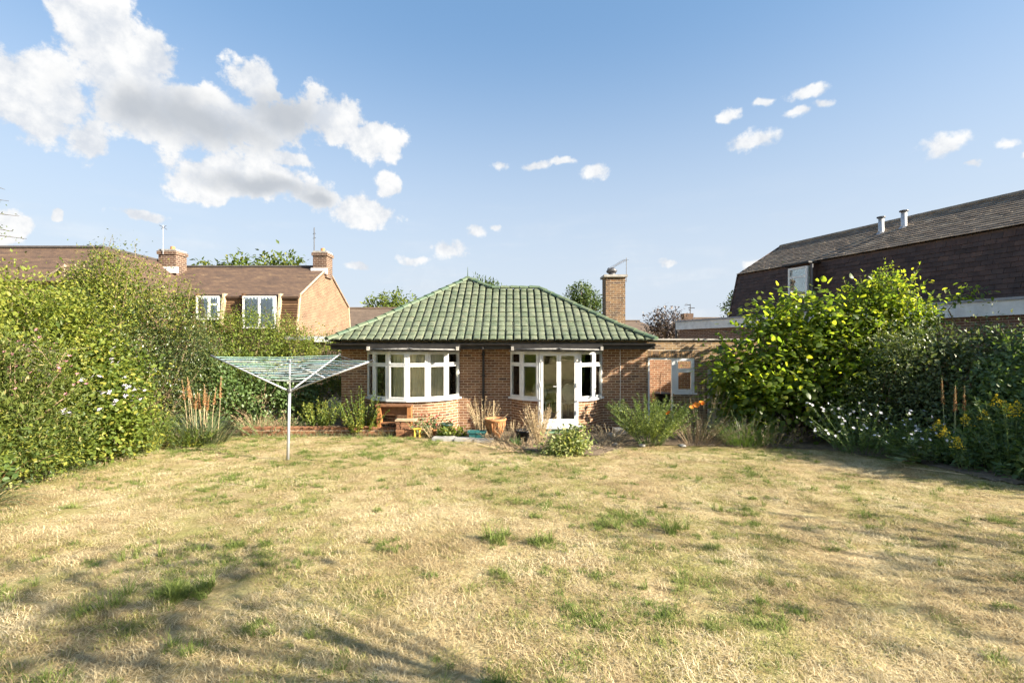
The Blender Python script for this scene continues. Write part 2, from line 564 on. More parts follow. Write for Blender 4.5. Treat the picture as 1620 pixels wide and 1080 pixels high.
MT['hip_green'] = piece_mat('hip_tile_green', [(0.0, (0.055, 0.095, 0.06)), (0.5, (0.085, 0.13, 0.08)), (1.0, (0.12, 0.15, 0.09))], rough=0.55, scale=9, grain=0.3, bump=0.2, blotch=((0.25, 0.26, 0.16), 4.0, 0.55, 0.8))
MT['roof_under'] = plain('roof_underlay', (0.028, 0.036, 0.024), 0.9)
MT['black_paint'] = plain('black_paint', (0.022, 0.020, 0.019), 0.5, var=0.3)
MT['upvc'] = plain('white_upvc', (0.72, 0.72, 0.70), 0.4, var=0.06, scale=4)
MT['old_white'] = plain('weathered_white', (0.70, 0.71, 0.70), 0.6, var=0.1, scale=3)
MT['glass'] = glass_mat('window_glass')
MT['glass_far'] = glass_mat('far_window_glass', (0.8, 0.85, 0.85), 2.0)
MT['plaster'] = plain('interior_plaster', (0.62, 0.56, 0.46), 0.9, var=0.05)
MT['carpet'] = plain('plum_carpet', (0.10, 0.045, 0.055), 0.95, var=0.2)
MT['curtain'] = plain('cream_curtain', (0.82, 0.74, 0.55), 0.9, var=0.12, scale=2)
MT['net'] = plain('net_curtain', (0.56, 0.60, 0.66), 0.9, var=0.1, scale=5)
MT['lead'] = plain('lead_flashing', (0.30, 0.31, 0.33), 0.6, var=0.15, scale=3)
MT['white_flash'] = plain('pale_flashing', (0.72, 0.73, 0.74), 0.5, var=0.06)
MT['stone'] = plain('grey_stone', (0.30, 0.29, 0.27), 0.9, var=0.2, bump=0.3)
MT['soil'] = plain('dry_soil', (0.15, 0.108, 0.07), 1.0, var=0.3, scale=7, bump=0.8)
MT['concrete'] = plain('old_concrete', (0.36, 0.34, 0.31), 0.95, var=0.15, scale=5, bump=0.3)
MT['wood'] = plain('brown_wood', (0.17, 0.08, 0.038), 0.7, var=0.25, scale=9)
MT['wood_pale'] = plain('pale_wood', (0.42, 0.33, 0.22), 0.8, var=0.2, scale=9)
MT['metal'] = plain('galvanised', (0.50, 0.51, 0.53), 0.38, metal=0.35, var=0.08)
MT['dark_metal'] = plain('dark_metal', (0.10, 0.10, 0.105), 0.5, metal=0.5)
MT['terracotta'] = plain('terracotta', (0.42, 0.19, 0.075), 0.8, var=0.2, scale=9)
MT['black_plastic'] = plain('black_plastic', (0.018, 0.018, 0.02), 0.45)
MT['teal_plastic'] = plain('teal_plastic', (0.025, 0.13, 0.125), 0.5, var=0.2)
MT['awning'] = plain('awning_tube', (0.20, 0.195, 0.19), 0.7, var=0.35, scale=9)
MT['bark'] = plain('bark', (0.13, 0.095, 0.065), 0.95, var=0.3, scale=14, bump=0.5)
MT['twig'] = plain('twig', (0.21, 0.15, 0.09), 0.9, var=0.25, scale=14)
MT['dry_stem'] = plain('dry_stem', (0.46, 0.36, 0.21), 0.9, var=0.2, scale=14)
MT['pale_stem'] = plain('pale_green_stem', (0.34, 0.36, 0.17), 0.7, var=0.15, scale=14)
MT['green_stem'] = plain('green_stem', (0.13, 0.19, 0.055), 0.7, var=0.2, scale=14)
MT['far_brick_tan'] = far_brick('gable_brick', ((0.215, 0.122, 0.07), (0.135, 0.075, 0.045)), (0.29, 0.215, 0.14), bw=0.26, bh=0.088, vec='side')
MT['far_brick_dark'] = far_brick('chimney_brick', ((0.07, 0.04, 0.03), (0.12, 0.065, 0.042)), (0.34, 0.27, 0.20), bw=0.29, bh=0.11, vec='any')
MT['roof_brown'] = far_tiles('roof_brown', [(0.0, (0.042, 0.026, 0.018)), (0.4, (0.085, 0.050, 0.032)), (0.75, (0.12, 0.072, 0.042)), (1.0, (0.21, 0.14, 0.075))], row=0.105)
MT['roof_brown2'] = far_tiles('roof_brown_dull', [(0.0, (0.07, 0.05, 0.036)), (0.5, (0.115, 0.08, 0.056)), (1.0, (0.16, 0.115, 0.08))], row=0.12)
MT['hang_brown'] = piece_mat('hanging_tile_brown', [(0.0, (0.075, 0.040, 0.022)), (0.5, (0.13, 0.075, 0.04)), (1.0, (0.17, 0.10, 0.05))], scale=5, grain=0.4)
MT['hang_dark'] = piece_mat('hanging_tile_dark', [(0.0, (0.052, 0.032, 0.026)), (0.45, (0.078, 0.046, 0.036)), (0.8, (0.062, 0.042, 0.036)), (1.0, (0.10, 0.058, 0.042))], rough=0.6, scale=3, grain=0.45, bump=0.15)
MT['roof_grey'] = piece_mat('roof_tile_weathered', [(0.0, (0.15, 0.118, 0.088)), (0.5, (0.20, 0.155, 0.115)), (0.8, (0.165, 0.128, 0.098)), (1.0, (0.26, 0.21, 0.155))], scale=2.5, grain=0.45, bump=0.3,
                           blotch=((0.36, 0.30, 0.22), 1.6, 0.52, 0.8))

# unit pieces
def unit_box(name, bev=0.0):
    m = MB()
    m.box(-0.5, 0.5, -0.5, 0.5, -0.5, 0.5)
    return m.mesh(name)


def brick_run(p0, p1, z0, z1, holes=(), bl=0.215, bh=0.062, j=0.013, depth=0.05, proud=0.0015, phase=0.0):
    """stretcher bond along a plan line; returns the matrices of unit boxes"""
    a, b = Vector(p0), Vector(p1)
    Ln = (b - a).length
    d = (b - a) / Ln; n = Vector((d.y, -d.x))
    out = []
    z = z0; row = 0
    while z + bh <= z1 + 0.02:
        h = min(bh, z1 - z)
        s = -((row % 2) * 0.5 + phase) * (bl + j)
        while s < Ln:
            s0, s1 = max(s, 0.0), min(s + bl, Ln)
            spans = [(s0, s1)]
            for (h0, h1, y0, y1) in holes:
                if z + h * 0.5 > y0 and z + h * 0.5 < y1:
                    nx = []
                    for (q0, q1) in spans:
                        if q1 <= h0 or q0 >= h1: nx.append((q0, q1)); continue
                        if q0 < h0: nx.append((q0, h0))
                        if q1 > h1: nx.append((h1, q1))
                    spans = nx
            for (q0, q1) in spans:
                if q1 - q0 < 0.03: continue
                pr = proud + random.uniform(-0.0008, 0.0012)
                c = a + d * (q0 + q1) / 2 + n * (pr - depth / 2)
                m = Matrix(((d.x * (q1 - q0), n.x * depth, 0, c.x), (d.y * (q1 - q0), n.y * depth, 0, c.y), (0, 0, h, z + h / 2), (0, 0, 0, 1)))
                out.append(m)
            s += bl + j
        z += bh + j; row += 1
    return out


# ------------------------------------------------------------------ ground
def lawn_material():
    m, N, L, b = new_mat('lawn_ground')
    g = N.new('ShaderNodeNewGeometry')

    def noise(s, d_, r_=0.65):
        n = N.new('ShaderNodeTexNoise'); n.inputs['Scale'].default_value = s; n.inputs['Detail'].default_value = d_; n.inputs['Roughness'].default_value = r_
        L.new(g.outputs['Position'], n.inputs['Vector']); return n
    n1 = noise(0.75, 8); n2 = noise(26, 5); n3 = noise(2.7, 7)
    r1 = ramp_node(N, [(0.3, (0.26, 0.195, 0.10)), (0.5, (0.39, 0.305, 0.165)), (0.7, (0.52, 0.43, 0.26))])
    L.new(n2.outputs[0], r1.inputs[0])
    r2 = ramp_node(N, [(0.42, (0, 0, 0)), (0.66, (1, 1, 1))]); L.new(n1.outputs[0], r2.inputs[0])
    mx = N.new('ShaderNodeMix'); mx.data_type = 'RGBA'
    L.new(r2.outputs[0], mx.inputs[0]); L.new(r1.outputs[0], mx.inputs[6]); mx.inputs[7].default_value = (0.26, 0.245, 0.09, 1)
    r3 = ramp_node(N, [(0.40, (0.62, 0.56, 0.50)), (0.58, (1, 1, 1))]); L.new(n3.outputs[0], r3.inputs[0])
    m2 = N.new('ShaderNodeMix'); m2.data_type = 'RGBA'; m2.blend_type = 'MULTIPLY'; m2.inputs[0].default_value = 0.8
    L.new(mx.outputs[2], m2.inputs[6]); L.new(r3.outputs[0], m2.inputs[7])
    L.new(m2.outputs[2], b.inputs['Base Color'])
    b.inputs['Roughness'].default_value = 1.0; b.inputs['Specular IOR Level'].default_value = 0.1
    add_bump(N, L, b, n2.outputs[0], 0.7, 0.03)
    return m


def build_lawn():
    xs = np.concatenate([-np.geomspace(900, 13, 14), np.arange(-12, 12.01, 0.12), np.geomspace(13, 900, 14)])
    ys = np.concatenate([-np.geomspace(500, 4, 12), np.arange(-3, 15.01, 0.12), np.geomspace(16, 1500, 16)])
    X, Y = np.meshgrid(xs, ys)
    Z = gz(X, Y)
    v = np.stack([X, Y, Z], -1).reshape(-1, 3)
    nx, ny = len(xs), len(ys)
    i = (np.arange(ny - 1)[:, None] * nx + np.arange(nx - 1)[None]).ravel()
    t = np.concatenate([np.stack([i, i + 1, i + nx + 1], 1), np.stack([i, i + nx + 1, i + nx], 1)])
    me = np_mesh('lawn', v, t)
    me.polygons.foreach_set('use_smooth', [True] * len(me.polygons))
    o = put('lawn', me, None, lawn_material(), 'structure')
    tag(o, 'sun-bleached straw coloured lawn with green tufts')


build_lawn()


def sheet(name, poly, lift, mat, step=0.1, rough=0.02):
    """a soil sheet draped over the ground inside a plan polygon"""
    poly = np.array(poly, float)
    x0, y0 = poly.min(0); x1, y1 = poly.max(0)
    xs = np.arange(x0, x1 + step, step); ys = np.arange(y0, y1 + step, step)
    X, Y = np.meshgrid(xs, ys)
    inside = np.zeros(X.shape, bool)
    n = len(poly); jx = hnoise(X * 3, Y * 3) * 0.15
    for i in range(n):
        xa, ya = poly[i]; xb, yb = poly[(i + 1) % n]
        c = ((ya > Y) != (yb > Y)) & (X + jx < (xb - xa) * (Y - ya) / (yb - ya + 1e-12) + xa)
        inside ^= c
    Z = gz(X, Y) + lift + np.abs(hnoise(X * 9 + 3, Y * 8)) * rough * 2 + rng.random(X.shape) * rough
    v = np.stack([X, Y, Z], -1).reshape(-1, 3)
    nx, ny = len(xs), len(ys)
    i = (np.arange(ny - 1)[:, None] * nx + np.arange(nx - 1)[None])
    ok = inside[:-1, :-1] & inside[1:, 1:] & inside[1:, :-1] & inside[:-1, 1:]
    i = i[ok]
    t = np.concatenate([np.stack([i, i + 1, i + nx + 1], 1), np.stack([i, i + nx + 1, i + nx], 1)])
    return put(name, np_mesh(name, v, t), None, mat, 'structure')


tag(sheet('flower_bed', [(-2.2, 14), (-1.9, 12.3), (-0.6, 11.3), (0.6, 10.0), (1.7, 9.75), (2.6, 10.9), (3.4, 11.2), (5.4, 10.75), (6.8, 10.6), (7.3, 9.0), (7.6, 7.4), (7.9, 5.5), (11, 5.0), (11, 14)],
          0.004, MT['soil'], rough=0.012), 'bare dry soil of the beds round the lawn')
tag(sheet('flower_bed', [(-12, 4), (-7.0, 4.5), (-7.1, 6.6), (-8.1, 9.8), (-8.15, 12.2), (-7.4, 13.0), (-7.4, 14.5), (-12, 14.5)],
          0.004, MT['soil'], rough=0.012), 'shaded soil under the left hand border')

# ------------------------------------------------------------------ bungalow
WY = 14.0
EY, EZ, TT = 13.4, 2.58, 0.629
bung = thing('bungalow', 'brick bungalow with green tiled hipped roof and two white bow windows', 'bungalow', (-0.5, 14.0, 0.03))
ubrick = unit_box('brick_piece'); ubrick.materials.append(MT['brick'])

BAY_SAG, BAY_H = 0.85, 1.30
SILL, HEAD = 1.0, 2.30


def bay_pts(cx):
    Rr = (BAY_H ** 2 + BAY_SAG ** 2) / (2 * BAY_SAG)
    A = math.asin(BAY_H / Rr)
    return [Vector((cx + Rr * math.sin(-A + A * k / 3), WY - BAY_SAG + Rr * (1 - math.cos(-A + A * k / 3)))) for k in range(7)]


bayL, bayR = bay_pts(-2.85), bay_pts(1.28)
doorpts = [bayR[2], bayR[4]]

# mortar core of the walls
w = MB()
w.obox((-4.94, WY), (-4.12, WY), -0.22, 0, -0.1, 2.62)
w.obox((-1.58, WY), (0.01, WY), -0.22, 0, -0.1, 2.62)
w.obox((2.55, WY), (3.88, WY), -0.22, 0, -0.1, 2.62)
w.obox((-4.12, WY), (-1.58, WY), -0.22, -0.002, 2.31, 2.62)
w.obox((0.01, WY), (2.55, WY), -0.22, -0.002, 2.31, 2.62)
w.obox((-4.94, 22.0), (-4.94, WY + 0.22), -0.22, 0, -0.1, 2.62)
w.obox((3.88, WY + 0.22), (3.88, 20.0), -0.22, 0, -0.1, 2.62)
w.obox((3.66, 20.22), (-4.72, 22.0), -0.22, 0, -0.1, 2.62)
for pts, skip in ((bayL, ()), (bayR, (2, 3))):
    for k in range(6):
        if k in skip: continue
        w.obox(pts[k], pts[k + 1], -0.12, 0, -0.1, SILL - 0.05)
wall = w.build('wall', MT['mortar'], bung)

mats_ = []
mats_ += brick_run((-4.94, WY), (-4.14, WY), 0.05, 2.4)
mats_ += brick_run((-1.56, WY), (-0.02, WY), 0.05, 2.4, phase=0.3)
mats_ += brick_run((2.58, WY), (3.88, WY), 0.05, 2.4, phase=0.15)
for pts, skip in ((bayL, ()), (bayR, (2, 3))):
    for k in range(6):
        if k in skip: continue
        mats_ += brick_run(pts[k], pts[k + 1], 0.05, SILL - 0.05, phase=0.25 * (k % 2))
mats_ += brick_run((-4.94, 19), (-4.94, WY), 0.05, 2.4)
pieces(wall, 'brick', ubrick, mats_, MT['brick'], rest_name='brickwork')


# roof
def flare(d): return 0.075 * max(0.0, 1 - d / 1.0) ** 2


def rp(x, d, h=0.0):
    n = Vector((0, -TT, 1)).normalized()
    return Vector((x, EY + d, EZ + TT * d + flare(d) - 0.03)) + n * h


LC, RC = (-5.13, 0.0), (3.99, 0.0)
PA, PB, PC = (-1.554, 3.577), (-0.683, 2.93), (0.897, 2.93)


def tile_mesh(w_=0.228, g_=0.29):
    prof = [(0.0, -0.012), (0.004, 0.018), (0.03, 0.026), (0.09, 0.030), (0.15, 0.026), (0.174, 0.018), (0.178, -0.012)]
    vs_ = []
    for yy, lift in ((-0.03, 0.028), (g_, 0.004)):
        for (x, z) in prof: vs_.append((x, yy, z + lift))
    for (x, z) in prof: vs_.append((x, -0.028, z - 0.004))
    n = len(prof)
    fs = [(i, i + 1, n + i + 1, n + i) for i in range(n - 1)] + [(2 * n + i, 2 * n + i + 1, i + 1, i) for i in range(n - 1)]
    me = bpy.data.meshes.new('roof_tile'); me.from_pydata(vs_, [], fs); me.update()
    return me


roof_u = MB()
top = [rp(LC[0] + 0.03, 0.03, -0.02), rp(RC[0] - 0.03, 0.03, -0.02), rp(*PC, -0.02), rp(*PB, -0.02), rp(*PA, -0.02)]
roof_u.poly(top)
zr = EZ - 0.03
Az = rp(*PA).z; Cz = rp(*PC).z
roof_u.poly([(LC[0], 22.6, zr), (LC[0], EY, zr + 0.04), (PA[0], EY + PA[1], Az - 0.02), (PA[0], 19.0, Az - 0.02)])
roof_u.poly([(RC[0], EY, zr + 0.04), (RC[0], 20.5, zr), (PC[0], EY + PC[1] + 0.05, Cz - 0.02), (PC[0], EY + PC[1], Cz - 0.02)])
roof_u.poly([(PC[0], EY + PC[1] + 0.02, Cz - 0.02), (RC[0], 20.5, zr), (PB[0], 20.5, zr), (PB[0], EY + PB[1] + 0.02, Cz - 0.02)])
roof_u.poly([(PA[0], EY + PA[1], Az - 0.02), (PB[0] , EY + PB[1], Cz - 0.02), (1.8, 20.5, zr), (1.8, 22.6, zr), (PA[0], 19.0, Az - 0.02)])
roof_u.poly([(PA[0], 19.0, Az - 0.02), (1.8, 22.6, zr), (LC[0], 22.6, zr)])
roof = roof_u.build('roof', MT['roof_under'], bung)

import bmesh
tm = tile_mesh(); tm.materials.append(MT['tile_green'])
TW = 0.228; dstep = 0.29 / math.sqrt(1 + TT * TT)
full, cut = [], []


def side_ok(x, d):
    """signed clearances to the hips and the ridge"""
    l = (x - LC[0] - d) / 1.414
    k = (RC[0] - PC[0]) / PC[1]
    r_ = (RC[0] - x - d * k) / math.hypot(1, k)
    if x < PB[0]:
        ka = (PA[1] - PB[1]) / (PA[0] - PB[0])
        t = PB[1] + ka * (x - PB[0]) - d
    else: t = PB[1] - d
    return min(l, r_, t)


row = 0
d = 0.0
while d < 3.6:
    nrm = Vector((0, -(rp(0, d + dstep).z - rp(0, d).z), dstep)).normalized()
    up = (rp(0, d + dstep) - rp(0, d)).normalized()
    i = 0
    x = LC[0] - 0.05
    while x < RC[0] + 0.1:
        cs = [side_ok(x + a, d + b) for a in (0.0, TW) for b in (0.0, dstep)]
        jx, jz = random.uniform(-0.006, 0.006), random.uniform(-0.005, 0.008)
        o = rp(x + jx, d) + nrm * jz
        m = Matrix(((1, up.x, nrm.x, o.x), (0, up.y, nrm.y, o.y), (0, up.z, nrm.z, o.z), (0, 0, 0, 1)))
        if min(cs) > 0: full.append(m)
        elif max(cs) > 0.04: cut.append((m, x + TW / 2, d + dstep / 2))
        x += TW
    d += dstep; row += 1
hip_planes = []
for (p_, q_) in ((LC, PA), (PC, RC), (PB, PC), (PA, PB)):
    a, b = rp(*p_), rp(*q_)
    dd = (b - a); dd.z = 0; nn = Vector((dd.y, -dd.x, 0)).normalized()     # points to the front
    if nn.y > 0: nn = -nn
    hip_planes.append((a, nn))
cutm = []
for (m, cx, cd) in cut:
    bm = bmesh.new(); bm.from_mesh(tm); bm.transform(m)
    use = [0] if cx < PA[0] else ([3] if cx < PB[0] else [2]) 
    use = use + [1] if cx > -1 else use + []
    if cx < PB[0]: use = list(set(use + [0]))
    for k in use:
        a, nn = hip_planes[k]
        bmesh.ops.bisect_plane(bm, geom=bm.verts[:] + bm.edges[:] + bm.faces[:], plane_co=a, plane_no=nn, clear_inner=True)
    if len(bm.faces):
        me = bpy.data.meshes.new('roof_tile'); bm.to_mesh(me); me.materials.append(MT['tile_green'])
        cutm.append(me)
    bm.free()
pieces(roof, 'roof_tile', tm, full, MT['tile_green'], limit=300 - len(cutm), rest_name='roof_tiles')
for me in cutm:
    put('roof_tile', me, roof)


def hip_mesh(Lh=0.36, r0=0.125, r1=0.11):
    vs_, fs = [], []
    n = 7
    for y, r_, dz in ((0, r0, 0.012), (Lh, r1, 0.0)):
        for k in range(n):
            a = math.pi * (k / (n - 1))
            vs_.append((r_ * math.cos(a) * 1.05, y, r_ * math.sin(a) * 0.75 + dz))
    fs = [(k, k + 1, n + k + 1, n + k) for k in range(n - 1)]
    vs_.append((0, 0, 0.0)); c = len(vs_) - 1
    fs += [(c, k + 1, k) for k in range(n - 1)]
    me = bpy.data.meshes.new('hip_tile'); me.from_pydata(vs_, [], fs); me.update()
    me.materials.append(MT['hip_green'])
    return me


hm = hip_mesh()
hips = []


def hip_line(a, b):
    n = max(1, round((b - a).length / 0.33))
    dd = (b - a) / n; y = dd.normalized()
    x = y.cross(Vector((0, 0, 1))).normalized(); z = x.cross(y)
    for k in range(n):
        o = a + dd * k + z * random.uniform(-0.006, 0.006)
        hips.append(Matrix(((x.x, y.x, z.x, o.x), (x.y, y.y, z.y, o.y), (x.z, y.z, z.z, o.z), (0, 0, 0, 1))))


def hip_curve(p_, q_):
    mid = (p_[0] + (q_[0] - p_[0]) * 0.3, p_[1] + (q_[1] - p_[1]) * 0.3)
    hip_line(rp(*p_, 0.0), rp(*mid, 0.0)); hip_line(rp(*mid, 0.0), rp(*q_, 0.0))


hip_curve(LC, PA); hip_curve(RC, PC)
hip_line(rp(*PB), rp(*PA)); hip_line(rp(*PB), rp(*PC))
hip_line(rp(*PA), Vector((PA[0], 19.0, Az)))
pieces(roof, 'hip_tile', hm, hips, MT['hip_green'])
fin = MB(); fin.tube([rp(*PA) + Vector((0, 0, 0.05)), rp(*PA) + Vector((0, 0, 0.42))], [0.02, 0.006], 5)
fin.build('finial', MT['hip_green'], roof)

# fascia, soffit, gutter
fa = MB()
fa.box(-5.05, 3.92, 13.50, 13.54, 2.37, 2.545)
fa.box(-5.05, -5.01, 13.54, 22.4, 2.37, 2.545)
fa.box(3.96, 4.0, 13.54, 20.3, 2.37, 2.545)
fa.box(-5.01, 3.96, 13.54, 13.998, 2.375, 2.39)
fa.build('fascia', MT['black_paint'], bung)
gu = MB()
for k in range(1):
    prof = [(math.cos(a), math.sin(a)) for a in [math.pi + math.pi * i / 8 for i in range(9)]]
    gv = [(-5.12, 13.44 + 0.058 * c_, 2.525 + 0.062 * s_) for c_, s_ in prof] + [(3.98, 13.44 + 0.058 * c_, 2.525 + 0.062 * s_) for c_, s_ in prof]
    gu.add(gv, [(i, i + 1, 10 + i, 9 + i) for i in range(8)])
    gu.add([gv[i] for i in range(9)], [tuple(range(9))]); gu.add([gv[9 + i] for i in range(9)], [tuple(range(9))])
gu.build('gutter', MT['black_paint'], bung)
dp = MB()
px = P(765, 0, WY).x
dp.tube([(px, 13.45, 2.47), (px, 13.45, 2.40), (px, 13.93, 2.30), (px, 13.93, 0.12)], 0.036, 8)
dp.build('downpipe', MT['black_paint'], bung)
for zz in (0.7, 1.6, 2.2):
    MB().box(px - 0.05, px + 0.05, 13.885, 13.992, zz, zz + 0.035).build('pipe_bracket', MT['black_paint'], bung)
cab = MB(); cx_ = P(981, 0, WY).x
cab.tube([(cx_, 13.985, 2.36), (cx_ + 0.01, 13.985, 1.4), (cx_ - 0.01, 13.985, 0.4)], 0.007, 4)
cab.build('cable', MT['old_white'], bung)


def frame_panel(m, a, b, z0, z1, f=0.05, th=0.06):
    """outer frame of a panel standing on the plan line a>b"""
    Ln = (b - a).length; d_ = (b - a) / Ln
    m.obox(a, a + d_ * f, -th / 2, th / 2, z0, z1)
    m.obox(b - d_ * f, b, -th / 2, th / 2, z0, z1)
    m.obox(a + d_ * f, b - d_ * f, -th / 2, th / 2, z0, z0 + f)
    m.obox(a + d_ * f, b - d_ * f, -th / 2, th / 2, z1 - f, z1)


def pane_box(a, b, z0, z1, inset, parent, mat='glass'):
    d_ = (b - a).normalized()
    m = MB(); m.obox(a + d_ * inset, b - d_ * inset, -0.006, 0.006, z0, z1)
    m.build('pane', MT[mat], parent)


TR = 1.92


def bay_panel(pts, k, parent, casement):
    a, b = pts[k], pts[k + 1]
    n = Vector(((b - a).y, -(b - a).x)).normalized()
    m = MB()
    z0, z1 = SILL, HEAD
    frame_panel(m, a, b, z0, z1, 0.042, 0.07)
    d_ = (b - a).normalized()
    m.obox(a + d_ * 0.055, b - d_ * 0.055, -0.034, 0.034, TR, TR + 0.055)
    # sash frames stand proud of the fixed frame
    aa, bb = a + d_ * 0.036 + n * 0.02, b - d_ * 0.036 + n * 0.02
    frame_panel(m, aa, bb, z0 + 0.036, TR + 0.012, 0.038, 0.062)
    frame_panel(m, aa, bb, TR + 0.043, z1 - 0.036, 0.034, 0.062)
    fr = m.build('window_frame', MT['upvc'], parent)
    pane_box(aa, bb, z0 + 0.07, TR - 0.022, 0.035, fr)
    pane_box(aa, bb, TR + 0.073, z1 - 0.066, 0.031, fr)
    return fr


def bow_slab(m, pts, out, z0, z1, inn=0.1):
    c = Vector(((pts[0].x + pts[-1].x) / 2, WY))
    o_ = []
    for q in pts:
        dv = (q - c).normalized()
        o_.append((q + dv * out, q - dv * inn))
    for k in range(len(pts) - 1):
        q = [o_[k][0], o_[k + 1][0], o_[k + 1][1], o_[k][1]]
        vs_ = [(t.x, t.y, z0) for t in q] + [(t.x, t.y, z1) for t in q]
        m.add(vs_, [(0, 3, 2, 1), (4, 5, 6, 7), (0, 1, 5, 4), (2, 3, 7, 6)])


for (pts, skip) in ((bayL, ()), (bayR, (2, 3))):
    for k in range(6):
        if k in skip: continue
        bay_panel(pts, k, bung, True)
    for k in range(1, 6):                                   # posts that close the corners
        if k == 3 and skip: continue
        q = pts[k]; MB().lathe((q.x, q.y, SILL if k not in skip else 0.3), [(0.0, 0.0), (0.036, 0.0), (0.036, HEAD - SILL - 0.003), (0, HEAD - SILL - 0.003)], 8).build('corner_post', MT['upvc'], bung)
    sm = MB()
    if skip:
        bow_slab(sm, pts[:3], 0.09, SILL - 0.052, SILL - 0.002); bow_slab(sm, pts[4:], 0.09, SILL - 0.052, SILL - 0.002)
    else: bow_slab(sm, pts, 0.09, SILL - 0.052, SILL - 0.002)
    sm.build('window_sill', MT['upvc'], bung)
    rm = MB(); bow_slab(rm, pts, 0.07, HEAD + 0.001, HEAD + 0.035, 0.2)
    c = Vector(((pts[0].x + pts[-1].x) / 2, WY))
    for k in range(6):
        q = [pts[k], pts[k + 1], c]
        rm.add([(t.x, t.y, HEAD + 0.03) for t in q], [(0, 1, 2)])
    rm.build('bay_roof', MT['lead'], bung)

# french doors
a, b = doorpts
dirx = (b - a).normalized()
m = MB()
frame_panel(m, a, b, 0.28, HEAD, 0.06, 0.08)
m.box(a.x - 0.1, b.x + 0.1, a.y - 0.16, a.y - 0.045, 0.22, 0.30)
dfr = m.build('door_frame', MT['upvc'], bung)
MB().box(a.x - 0.02, b.x + 0.02, a.y - 0.10, a.y + 0.1, 0.02, 0.215).build('door_step', plain('green_painted_step', (0.20, 0.34, 0.22), 0.7, var=0.2), bung)
mid = (a + b) / 2
off = Vector((0, -0.02))
for (p_, q_, hs) in ((a + dirx * 0.05, mid - dirx * 0.003, 1), (mid + dirx * 0.003, b - dirx * 0.05, -1)):
    m = MB(); frame_panel(m, p_ + off, q_ + off, 0.33, HEAD - 0.045, 0.058, 0.06)
    m.obox(p_ + off + dirx * 0.058, q_ + off - dirx * 0.058, -0.03, 0.03, 0.405, 0.47)
    dr = m.build('door', MT['upvc'], bung)
    pane_box(p_ + off, q_ + off, 0.46, HEAD - 0.1, 0.054, dr)
    for zz in (0.6, 1.35, 2.05):
        xh = p_.x - 0.012 if hs == 1 else q_.x + 0.012
        MB().box(xh - 0.02, xh + 0.02, a.y - 0.085, a.y - 0.042, zz, zz + 0.11).build('hinge', MT['upvc'], dr)
    if hs == 1:
        h = MB(); xh = q_.x - 0.035
        h.box(xh - 0.014, xh + 0.014, a.y - 0.062, a.y - 0.051, 1.2, 1.45)
        h.tube([(xh, a.y - 0.06, 1.36), (xh, a.y - 0.10, 1.36), (xh - 0.12, a.y - 0.10, 1.36)], 0.011, 6)
        h.build('handle', MT['upvc'], dr)


# rolled awnings under the eaves
def awning(x0, x1, split, label):
    yy, zz = 13.02, 2.375
    t = thing('rolled_awning', label, 'awning', ((x0 + x1) / 2, yy, zz), 'rolled awnings over the bow windows')
    c = MB(); c.box(x0 - 0.05, x1 + 0.06, 13.06, 13.42, 2.40, 2.50); c.box(x0 - 0.05, x1 + 0.06, 13.02, 13.06, 2.375, 2.50)
    c.build('backing_board', MT['black_paint'], t)
    xs = x0 + (x1 - x0) * split
    MB().tube([(x0 + 0.04, yy - 0.03, zz), (xs + 0.06, yy - 0.035, zz + 0.012)], [0.016, 0.02], 8).build('tube', MT['awning'], t, True)
    MB().tube([(xs - 0.02, yy - 0.07, zz + 0.03), (xs + 0.1, yy - 0.05, zz + 0.002), (x1 - 0.02, yy - 0.03, zz - 0.012)], [0.012, 0.022, 0.018], 8).build('tube', MT['awning'], t, True)
    f = MB(); n = 40
    for i in range(n):
        xa = x0 + (x1 - x0) * i / n; xb = x0 + (x1 - x0) * (i + 1) / n
        za = zz - 0.035 - 0.03 * abs(math.sin(i * 0.55)); zb = zz - 0.035 - 0.03 * abs(math.sin((i + 1) * 0.55))
        f.add([(xa, yy, zz), (xb, yy, zz), (xb, yy - 0.012, zb), (xa, yy - 0.012, za), (xa, yy + 0.02, zz), (xb, yy + 0.02, zz), (xb, yy + 0.004, zb), (xa, yy + 0.004, za)],
              [(0, 3, 2, 1), (4, 5, 6, 7), (3, 7, 6, 2)])
    f.build('fabric_edge', plain('awning_cloth', (0.08, 0.075, 0.065), 0.9, var=0.3, scale=20), t)
    for xx in (x0 - 0.02, x1 + 0.03):
        MB().box(xx - 0.035, xx + 0.035, yy - 0.06, yy + 0.02, zz - 0.03, zz + 0.075).build('end_bracket', MT['concrete'], t)


awning(P(584, 0, 13.02).x, P(722, 0, 13.02).x, 0.47, 'rolled awning over the curtained bow window')
awning(P(812, 0, 13.02).x, P(950, 0, 13.02).x, 0.52, 'rolled awning over the white french doors')

